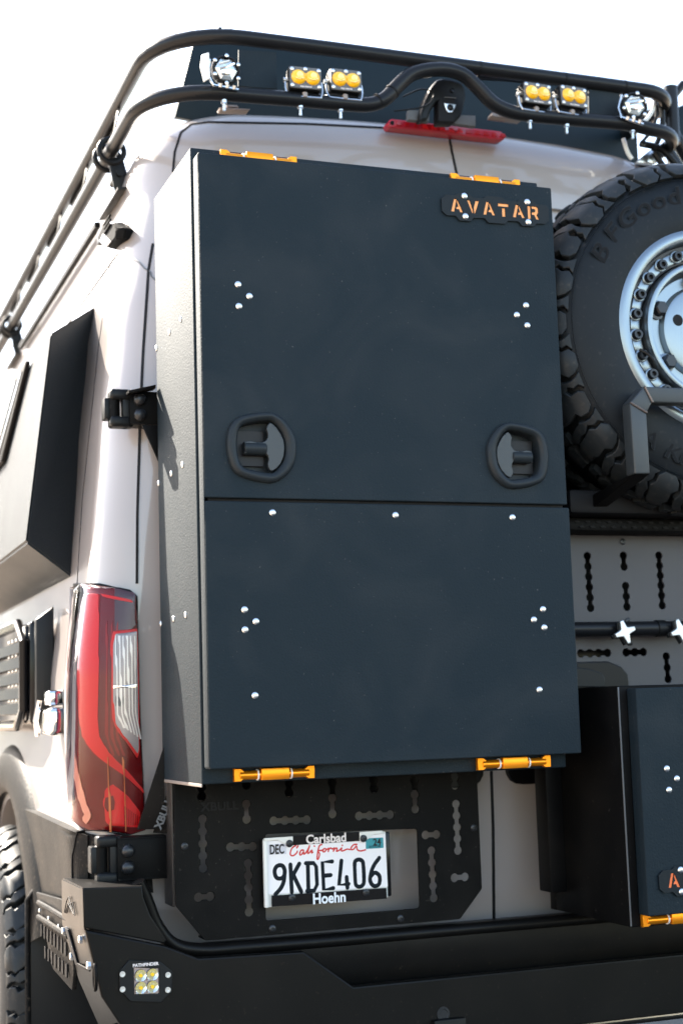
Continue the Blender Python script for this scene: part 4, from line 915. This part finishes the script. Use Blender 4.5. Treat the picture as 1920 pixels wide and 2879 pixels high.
# emblem of three peaks, slot and bolts on the corner face
def bs(x, y): q = un(x * .3827, 2150 + y * .3827, 0, -1.0775); return (q.y, q.z)
for P in ([(480, 1085), (495, 1000), (512, 968), (535, 1060)], [(497, 1090), (515, 1030), (540, 1010), (558, 1108)], [(488, 1088), (508, 1018), (548, 1098)]):
    part('peak_emblem', tube([(-1.0785, *bs(*p)) for p in P], .0013, 6), SEAL, bu)
def bsx(z): return -1.0785 + max(0, 1.055 - z) * .17
sl = [(bsx(bs(*p)[1]), *bs(*p)) for p in ((478, 1200), (500, 1210), (530, 1460), (625, 1510), (620, 1524), (515, 1475))]
part('slot', slab(sl, (-.004, 0, 0), .0008), SEAL, bu)
for p in ((592, 1285), (625, 1478), (465, 1222), (495, 1412)):
    y, z = bs(*p); inst('hex_bolt', lathe([(.009, 0), (.009, .006), (.007, .008), (0, .008)], (0, 0, 0), (0, -1, 0), 6), STEEL, bu, orient((-1, 0, 0), (bsx(z), y, z)))
y, z = bs(660, 1565); part('shackle_loop', tube([(bsx(z) - .003, y + .016 * cos(t * pi / 8) * .6, z + .026 * sin(t * pi / 8)) for t in range(17)], .004, 8, cap=False), COATD, bu)
# flood lamp
def fl_(x, y): q = un(x * .3827, 2150 + y * .3827, 1, Rv - .016); return (q.x, q.z)
fo_ = thing('bumper_flood_light', 'square four-LED flood light in a black octagonal plate on the bumper', 'lamp', (-.95, -.2, .98))
FP = [fl_(*p) for p in ((950, 1435), (1180, 1448), (1268, 1520), (1262, 1665), (1185, 1745), (960, 1738), (880, 1650), (878, 1520))]
wn = [fl_(*p) for p in ((985, 1490), (1170, 1498), (1172, 1682), (990, 1688))]
part('bezel', plateY(FP, [wn], Rv - .018, .006, .0012), BLACKP, fo_)
part('lamp_housing', plateY([(x, z) for x, z in wn], [], Rv - .0125, .003, .0004), mat('pinkish_reflector', (.62, .52, .50), .18, metal=.8), fo_)
cxx = [sum(p[0] for p in wn) / 4, sum(p[1] for p in wn) / 4]; ww = (wn[1][0] - wn[0][0]) / 4.3
for i in (-1, 1):
    for j in (-1, 1):
        c0 = Vector((cxx[0] + i * ww, Rv - .012, cxx[1] + j * ww)); bw = part('reflector_bowl', lathe([(.0, .0), (ww * .35, .001), (ww * .75, .003), (ww * .98, .007)], c0, AX, 20), LENSW, fo_)
        part('led_chip', cyl(c0, c0 + Vector((0, -.006, 0)), .0038, 12), LEDY, bw)
        part('lens_facet', slab([c0 + Vector((-ww * .9, -.007, -ww * .9)), c0 + Vector((-ww * .4, -.007, -ww * .9)), c0 + Vector((-ww * .9, -.007, -ww * .3))], (0, -.002, 0), .0005), LENSW, bw)
for p in ((899, 1537), (1233, 1542), (900, 1648), (1232, 1652)):
    q = fl_(*p); inst('cap_screw', lathe([(.0062, 0), (.0062, .003), (.003, .003), (.003, .001), (0, .001)], (0, 0, 0), AX, 14), STEEL, fo_, orient((0, -1, 0), (q[0], Rv - .018, q[1])))
tx = text('PATHFINDER', .0092, .0003, .0003, 1.05); q = fl_(1070, 1468); tx.transform(Matrix.Translation((q[0], Rv - .0186, q[1]))); part('lamp_lettering', tx, LETP, fo_)
for x in (-.72, -.25): part('bumper_plug', lathe([(.016, 0), (.016, .002), (.011, .002), (.010, .0005), (0, .0005)], (x, Rv - .012, .80), AX, 20), DARKBOLT, bu)

# ================================================================== ROOF RACK
ra = thing('roof_rack', 'black tubular roof rack with two rails along the white roof edge', 'rack', (0, 0, 3.05))
def bend(c, a0, a1, r, z, n=8): return [(c[0] + r * cos(radians(a0 + (a1 - a0) * k / n)), c[1] + r * sin(radians(a0 + (a1 - a0) * k / n)), z) for k in range(n + 1)]
UZ = 3.195; xl, xr, yr = -.842, .66, -.05; rb = .22
up_ = [(xl, 4.4, UZ), (xl, 2.5, UZ), (xl, 1.2, UZ), (xl, .5, UZ)] + bend((xl + rb, yr + rb), 180, 270, rb, UZ) + [(x, yr, UZ + .001) for x in (-.4, -.2, 0, .2, .4)] + bend((xr - .12, yr + .12), 270, 360, .12, UZ) + [(xr, .8, UZ), (xr, 4.4, UZ)]
part('upper_rail', tube(up_, .0195, 18), TUBE, ra, smooth=60)
LZ = 3.035; xl2 = -.877; yl = -.075
hump = [u(*p, 1, yl) for p in ((600, 222), (700, 230), (800, 239), (850, 240), (885, 226), (915, 195), (950, 168), (1010, 159), (1060, 170), (1095, 200), (1130, 236), (1170, 256), (1230, 266), (1330, 275), (1440, 285))]
lo_ = [(xl2, 4.4, LZ - .01), (xl2, 1.6, LZ - .01), (xl2, .6, LZ - .008)] + bend((xl2 + .20, yl + .20), 180, 270, .20, LZ - .005) + [tuple(p) for p in hump] + bend((xr - .12, yl + .12), 270, 345, .12, LZ + .035, 6) + [(xr, .3, LZ + .03), (xr, 4.4, LZ + .02)]
lo_s = lo_[:3] + [tuple(p) for p in smoothpath(lo_[3:-2], 3)] + lo_[-2:]
part('lower_rail', tube(lo_s, .019, 18), TUBE, ra, smooth=60)
for p in ((1098, 152), (1293, 172), (1430, 186)): q = u(*p, 1, yr); part('cable_tie', cyl((q.x - .002, yr, UZ), (q.x + .002, yr, UZ), 0.0208, 20), SEAL, ra)
for i in (5, 13):
    a, b = Vector(hump[3 if i == 5 else 4]), Vector(hump[4 if i == 5 else 5]); c0 = a + (b - a) * .5; d_ = (b - a).normalized(); part('cable_tie', cyl(c0 - d_ * .002, c0 + d_ * .002, 0.0208, 20), SEAL, ra)
def gus(P): return [(u(*p, 1, -.045).x, u(*p, 1, -.045).z) for p in P]
part('gusset_plate', plateY(gus([(547, 116), (634, 121), (635, 206), (546, 199)]), [], -.05, .006, .0012), COATB, ra)
part('gusset_plate', plateY(gus([(1348, 182), (1420, 190), (1421, 268), (1349, 262)]), [], -.05, .006, .0012), COATB, ra)
for k in range(9):   # uprights between the rails along the side
    y = .42 + k * .46; part('side_upright', slab([(xl, y, UZ - .01), (xl - .004, y + .012, UZ - .01), (xl2 + .012, y + .012, LZ + .045), (xl2 + .014, y, LZ + .045)], (.004, 0, 0), .0008), COATD, ra)
    part('rail_scallop', slab([(xl + .01, y + .10, UZ - .015), (xl + .01, y + .38, UZ - .015), (xl + .01, y + .33, UZ - .050), (xl + .01, y + .15, UZ - .050)], (.006, 0, 0), .001), COATD, ra)
for y in (.40, 2.3):
    c0 = (xl2, y, LZ - .008)
    for dy in (-.03, .03): part('clamp_ring', tube([(xl2 + .034 * cos(t * pi / 9), y + dy, LZ - .008 + .034 * sin(t * pi / 9)) for t in range(19)], .008, 8, cap=False), BLACKP, ra)
    part('rack_foot', join([slab([(xl2 - .01, y - .03, LZ - .03), (xl2 + .03, y - .03, LZ - .02), (xl2 + .06, y - .03, LZ - .13), (xl2 + .01, y - .03, LZ - .13)], (0, .01, 0), .002), slab([(xl2 + .0, y - .10, LZ - .135), (xl2 + .0, y + .16, LZ - .135), (xl2 + .05, y + .16, LZ - .125), (xl2 + .05, y - .10, LZ - .125)], (0, 0, -.008), .002), cyl((xl2 + .02, y - .04, LZ - .07), (xl2 + .02, y + .06, LZ - .07), .010, 10)]), BLACKP, ra)
part('mounting_track', tube([(-.868, .62, 2.90), (-.868, 2.1, 2.90)], .009, 8, prof=[(-.008, -.008), (-.008, .008), (.008, .008), (.008, -.008)]), COATD, ra)
BOLT = join([lathe([(0, -.040), (.0055, -.040), (.0055, -.016), (.011, -.014), (.011, .0), (0, .0)], (0, 0, 0), (0, 0, 1), 10)])
for p in ((515, 243), (690, 254), (782, 261), (1216, 285), (1300, 296), (1451, 308)):
    q = u(*p, 1, yl); inst('rail_bolt', BOLT, STEEL, ra, Matrix.Translation((q.x, yl, q.z + .016)) @ Matrix.Scale(.72, 4))
for P in (((505, 246), (575, 250), (572, 254), (508, 252)), ((520, 240), (545, 241), (549, 246), (522, 246)), ((1130, 258), (1200, 270), (1198, 276), (1128, 266))):
    part('light_mount_plate', slab([tuple(u(*p, 1, -.01)) for p in P], (0, .03, 0), .001), EDGE, ra)
for p in ((506, 70), (531, 72)): q = u(*p, 1, yr); part('top_lug', box(q.x - .003, q.x + .004, yr, yr + .01, UZ + .02, q.z + .008, .001), COATD, ra)
# dark deck panel behind the rails
rp = thing('roof_fairing', 'large dark panel standing on the roof behind the black rack rails', 'panel', (0, .3, 3.0))
e = [u(*p, 1, .25) for p in ((447, 98), (398, 262), (1540, 330), (1550, 190))]
part('panel_face', slab([tuple(u(451, 70, 1, .25)), tuple(u(402, 268, 1, .25)), (.70, .25, 3.0), (.70, .25, 3.36)], (0, .02, 0), .003), ROOFP, rp)
part('panel_return', slab([(.70, .25, 3.0), (.70, .25, 3.36), (.66, 1.6, 3.36), (.66, 1.6, 3.05)], (-.01, 0, 0), .003), ROOFP, rp)
part('panel_brace', tube([(-.3, .245, 3.10), (.1, .24, 3.12), (.5, .245, 3.13)], .006, 8), BLACKP, rp)
# ---- LED pods
def pod(label):
    t = thing('rack_spot_light', label, 'lamp', (0, 0, 0), 'amber twin-lens lamps on the roof rack')
    ms = roundpoly([(-.043, -.030), (.043, -.030), (.043, .030), (-.043, .030)], .006)
    b = part('housing', plateY(ms, [], -.030, .03, .003), BLACKP, t)
    fpl = plateY(roundpoly([(-.042, -.029), (.042, -.029), (.042, .029), (-.042, .029)], .006), [], -.0335, .006, .001); part('face_plate', fpl, GREYP, t)
    for s in (-1, 1):
        l_ = part('amber_lens', lathe([(0, .010), (.008, .0095), (.015, .007), (.0195, .002), (.0205, -.002)], (s * .0185, -.0335, .001), AX, 28), YEL, t)
        part('reflector_core', lathe([(0, .003), (.006, .0022), (.0085, 0)], (s * .0185 + .001, -.0435, .003), AX, 18), YEL2, l_)
        part('lens_streak', tube(smoothpath([(s * .0185 - .010, -.0425, -.006), (s * .0185, -.0445, -.009), (s * .0185 + .011, -.0425, -.003)], 3), .0014, 6), YEL2, l_)
    part('lens_bridge', plateY([(-.010, -.009), (.010, -.009), (.010, .011), (-.010, .011)], [], -.037, .004, .001), YEL, t)
    for s in (-1, 1):
        for z in (-.022, .022): inst('face_screw', PODS, STEEL, t, orient((0, -1, 0), (s * .0355, -.0335, z)))
    inst('face_screw', PODS, GREYP, t, orient((0, -1, 0), (0, -.0335, .024)))
    tx = text('BAJA DESIGNS', .0048, .0002, .0002, 1.); tx.transform(Matrix.Translation((0, -.0338, -.0245))); part('lamp_lettering', tx, LETP, t)
    part('bracket', tube(smoothpath([(-.048, -.012, .0), (-.049, -.014, -.022), (-.044, -.018, -.042), (-.034, -.02, -.046), (.034, -.02, -.046), (.044, -.018, -.042), (.049, -.014, -.022), (.048, -.012, .0)], 3), .0028, 8), STEEL, t)
    part('bracket_bolt', cyl((0, -.018, -.048), (0, -.018, -.034), .008, 8, .001), EDGE, t)
    part('side_knob', cyl((-.054, -.012, 0), (-.042, -.012, 0), .006, 10), STEEL, t)
    for k in range(3): part('cooling_fin', box(-.040, .040, -.004 + k * .006, -.001 + k * .006, -.026, .026, .0008), BLACKP, t)
    return t
PODS = dome(.0052, .0024)
LB = ['amber twin-lens lamp just right of the left rack gusset plate', 'amber twin-lens lamp left of the bend in the lower rack rail', 'amber twin-lens lamp just right of the bend in the rack rail', 'amber twin-lens lamp beside the right rack gusset plate']
p0 = pod(LB[0])
for i, p in enumerate(((703, 181), (795, 186), (1232, 216), (1314, 223))):
    o_ = p0 if i == 0 else copy_tree(p0); q = u(*p, 1, -.10); o_.location = q + Vector((0, .03, 0)); o_['label'] = LB[i]; o_.scale = (.98, 1, .98)
    o_.rotation_euler = (radians(-2), 0, radians((-4, -2, 3, 5)[i]))
def hexlamp(label):
    t = thing('clear_spot_light', label, 'lamp', (0, 0, 0), 'clear faceted lamps on the roof rack')
    part('housing', lathe([(0, -.03), (.030, -.025), (.038, -.006), (.038, .004), (.034, .007), (.031, .004)], (0, 0, 0), AX, 12), BLACKP, t)
    part('lens', lathe([(0, .011), (.012, .010), (.022, .0075), (.030, .003), (.031, 0)], (0, 0, 0), AX, 6), LENSW, t, smooth=0)
    part('lens_bar', tube([(-.020, -.010, -.004), (0, -.0125, .004), (.018, -.010, .016)], .003, 6), CHROME, t)
    part('lens_bar', tube([(-.016, -.010, -.016), (0, -.0125, -.014), (.020, -.010, -.004)], .0028, 6), CHROME, t)
    part('lens_bar', tube([(-.022, -.009, .010), (-.006, -.0125, .016), (.006, -.010, .022)], .002, 6), WHITEP, t)
    for k in range(6): a = k * pi / 3 + .5; inst('face_screw', PODS, STEEL, t, orient((0, -1, 0), (.0355 * cos(a), -.006, .0355 * sin(a))))
    part('bracket', join([tube([(-.042, 0, .02), (-.046, 0, -.02), (-.036, -.004, -.046), (.03, -.004, -.048)], .004, 8)]), CHROME, t)
    for k in range(3): part('cable_connector', cyl((-.018 + k * .018, -.004, -.048), (-.018 + k * .018, -.008, -.040), .006, 8), STEEL, t)
    return t
h0 = hexlamp('clear faceted lamp at the left end of the rack beside the gusset plate'); h1 = copy_tree(h0)
h0.location = u(519, 161, 1, -.10); h1.location = u(1456, 243, 1, -.10); h1['label'] = 'clear faceted lamp at the right end of the rack among cables'; h0.rotation_euler = (0, 0, .1); h1.rotation_euler = (0, .2, -.1)
part('lamp_side_cover', slab([(-.062, -.004, .030), (-.046, -.008, .036), (-.044, -.008, -.030), (-.058, -.004, -.040), (-.066, -.002, .0)], (0, .01, 0), .002), WHITEP, None).parent = h0
# ---- camera hood in the middle
ch_ = thing('rear_view_camera', 'black hooded camera unit on the roof between the bend of the rack and the red brake light', 'camera', (0, .1, 3.1))
ch_['label'] = 'black hooded camera unit above the centre of the red brake light'
def cp(x, y, yy=.0): q = un(1050 + x * .22321, 150 + y * .22321, 1, yy); return (q.x, q.z)
part('hood', plateY(roundpoly([cp(*p) for p in ((590, 760), (640, 600), (720, 430), (800, 330), (880, 310), (1000, 325), (1110, 370), (1155, 440), (1165, 560), (1130, 700), (1100, 790), (1010, 880), (810, 880), (810, 600), (720, 720), (690, 830), (590, 850))], .006), [], .0, .035, .006), BLACKP, ch_)
part('camera_block', plateY(roundpoly([cp(*p, -.01) for p in ((835, 560), (1025, 570), (1020, 870), (812, 860), (820, 640))], .004), [], -.012, .03, .003), SEAL, ch_)
c_ = cp(958, 690, -.013); q_ = part('lens_bezel', plateY([cp(*p, -.014) for p in ((885, 628), (1035, 645), (1015, 700), (985, 745), (940, 748), (910, 710))], [], -.016, .006, .0015), STEEL, ch_)
part('camera_lens', lathe([(0, .005), (.006, .004), (.0095, .001), (.0095, 0)], (c_[0], -.016, c_[1]), AX, 20), GLOSSB, q_)
c_ = cp(985, 470, 0.); part('hood_sensor', lathe([(0, .004), (.006, .003), (.0075, 0)], (c_[0], 0., c_[1]), AX, 16), GLOSSB, ch_)
part('hood_slot', plateY([cp(*p, 0) for p in ((870, 570), (1015, 582), (1015, 590), (870, 580))], [], -.014, .004, .0005), GREYP, ch_)
for P in (((445, 710), (715, 722), (700, 860), (440, 830)), ((1025, 770), (1285, 782), (1285, 920), (1015, 880))):
    part('mounting_block', plateY([cp(*p, .02) for p in P], [], .02, .02, .002), GREYP, ch_)
# ---- cables along the rail
cb = thing('cable_bundle', 'thin black cables tied under the upper rack rail', 'cable', (.2, 0, 3.15))
for k, o_ in enumerate((0, .006, -.006)): part('cable', tube(smoothpath([tuple(u(x, y, 1, -.02 + .01 * k) + Vector((0, 0, o_))) for x, y in ((1060, 168), (1100, 176), (1160, 180), (1220, 186), (1280, 190), (1340, 196))], 4), .0032, 8), BLACKP, cb)
part('cable', tube(smoothpath([tuple(u(x, y, 1, -.02)) for x, y in ((905, 255), (960, 248), (985, 238), (995, 220), (990, 210), (965, 205), (925, 222))], 4), .0022, 8), BLACKP, cb)
part('cable_label', tube([tuple(u(x, y, 1, -.035)) for x, y in ((1436 / 1, 217), (1438, 217.2))], .001, 6), BLACKP, cb)
part('cable_tag', tube([tuple(un(x, y, 1, -.035)) for x, y in ((1437, 217), (1466, 219))], .0028, 8), WHITEP, cb)
# right-hand end: ladder, brackets, white cables
ld_ = thing('roof_ladder', 'dark ladder rails and brackets with loose white cables past the right end of the rack', 'ladder', (.75, .2, 3.1))
for (a, b, yy, r_) in (((1568, 192), (1530, 240), .1, .012), ((1540, 300), (1600, 400), .1, .02), ((1525, 330), (1580, 420), .05, .012), ((1538, 200), (1545, 330), .05, .02)):
    part('ladder_rail', tube([tuple(u(*a, 1, yy)), tuple(u(*b, 1, yy))], r_, 12), TUBE, ld_)
part('side_panel', slab([tuple(u(1546, 250, 1, .4)), tuple(u(1640, 205, 1, .4)), tuple(u(1640, 420, 1, .4)), tuple(u(1540, 380, 1, .4))], (0, .03, 0), .003), ROOFP, ld_)
for P in (((1505, 208), (1498, 250), (1485, 272), (1470, 285)), ((1430, 318), (1440, 350), (1450, 365)), ((1420, 222), (1450, 230), (1478, 220))):
    part('white_cable', tube(smoothpath([tuple(u(x, y, 1, -.0)) for x, y in P], 4), .006, 8), WHITEP, ld_)
part('bracket', slab([tuple(u(1460, 372, 1, .05)), tuple(u(1495, 342, 1, .05)), tuple(u(1515, 360, 1, .05)), tuple(u(1500, 375, 1, .05))], (0, .02, 0), .002), STEEL, ld_)
for P, r_ in ((((1490, 205), (1505, 240), (1500, 290), (1470, 330)), .005), (((1515, 215), (1520, 290), (1500, 345)), .008), (((1470, 330), (1520, 345), (1568, 400)), .010), (((1500, 350), (1530, 390), (1568, 410)), .009)):
    part('dark_cable', tube(smoothpath([tuple(u(x, y, 1, .02)) for x, y in P], 4), r_, 8), BLACKP, ld_)
for p in ((1508, 300), (1513, 315), (1475, 330), (1465, 240), (1500, 225)): q = u(*p, 1, -.03); inst('bracket_bolt', SCR, STEEL, ld_, orient((0, -1, 0), q))
print('MISS', len(MISS), MISS[:12])
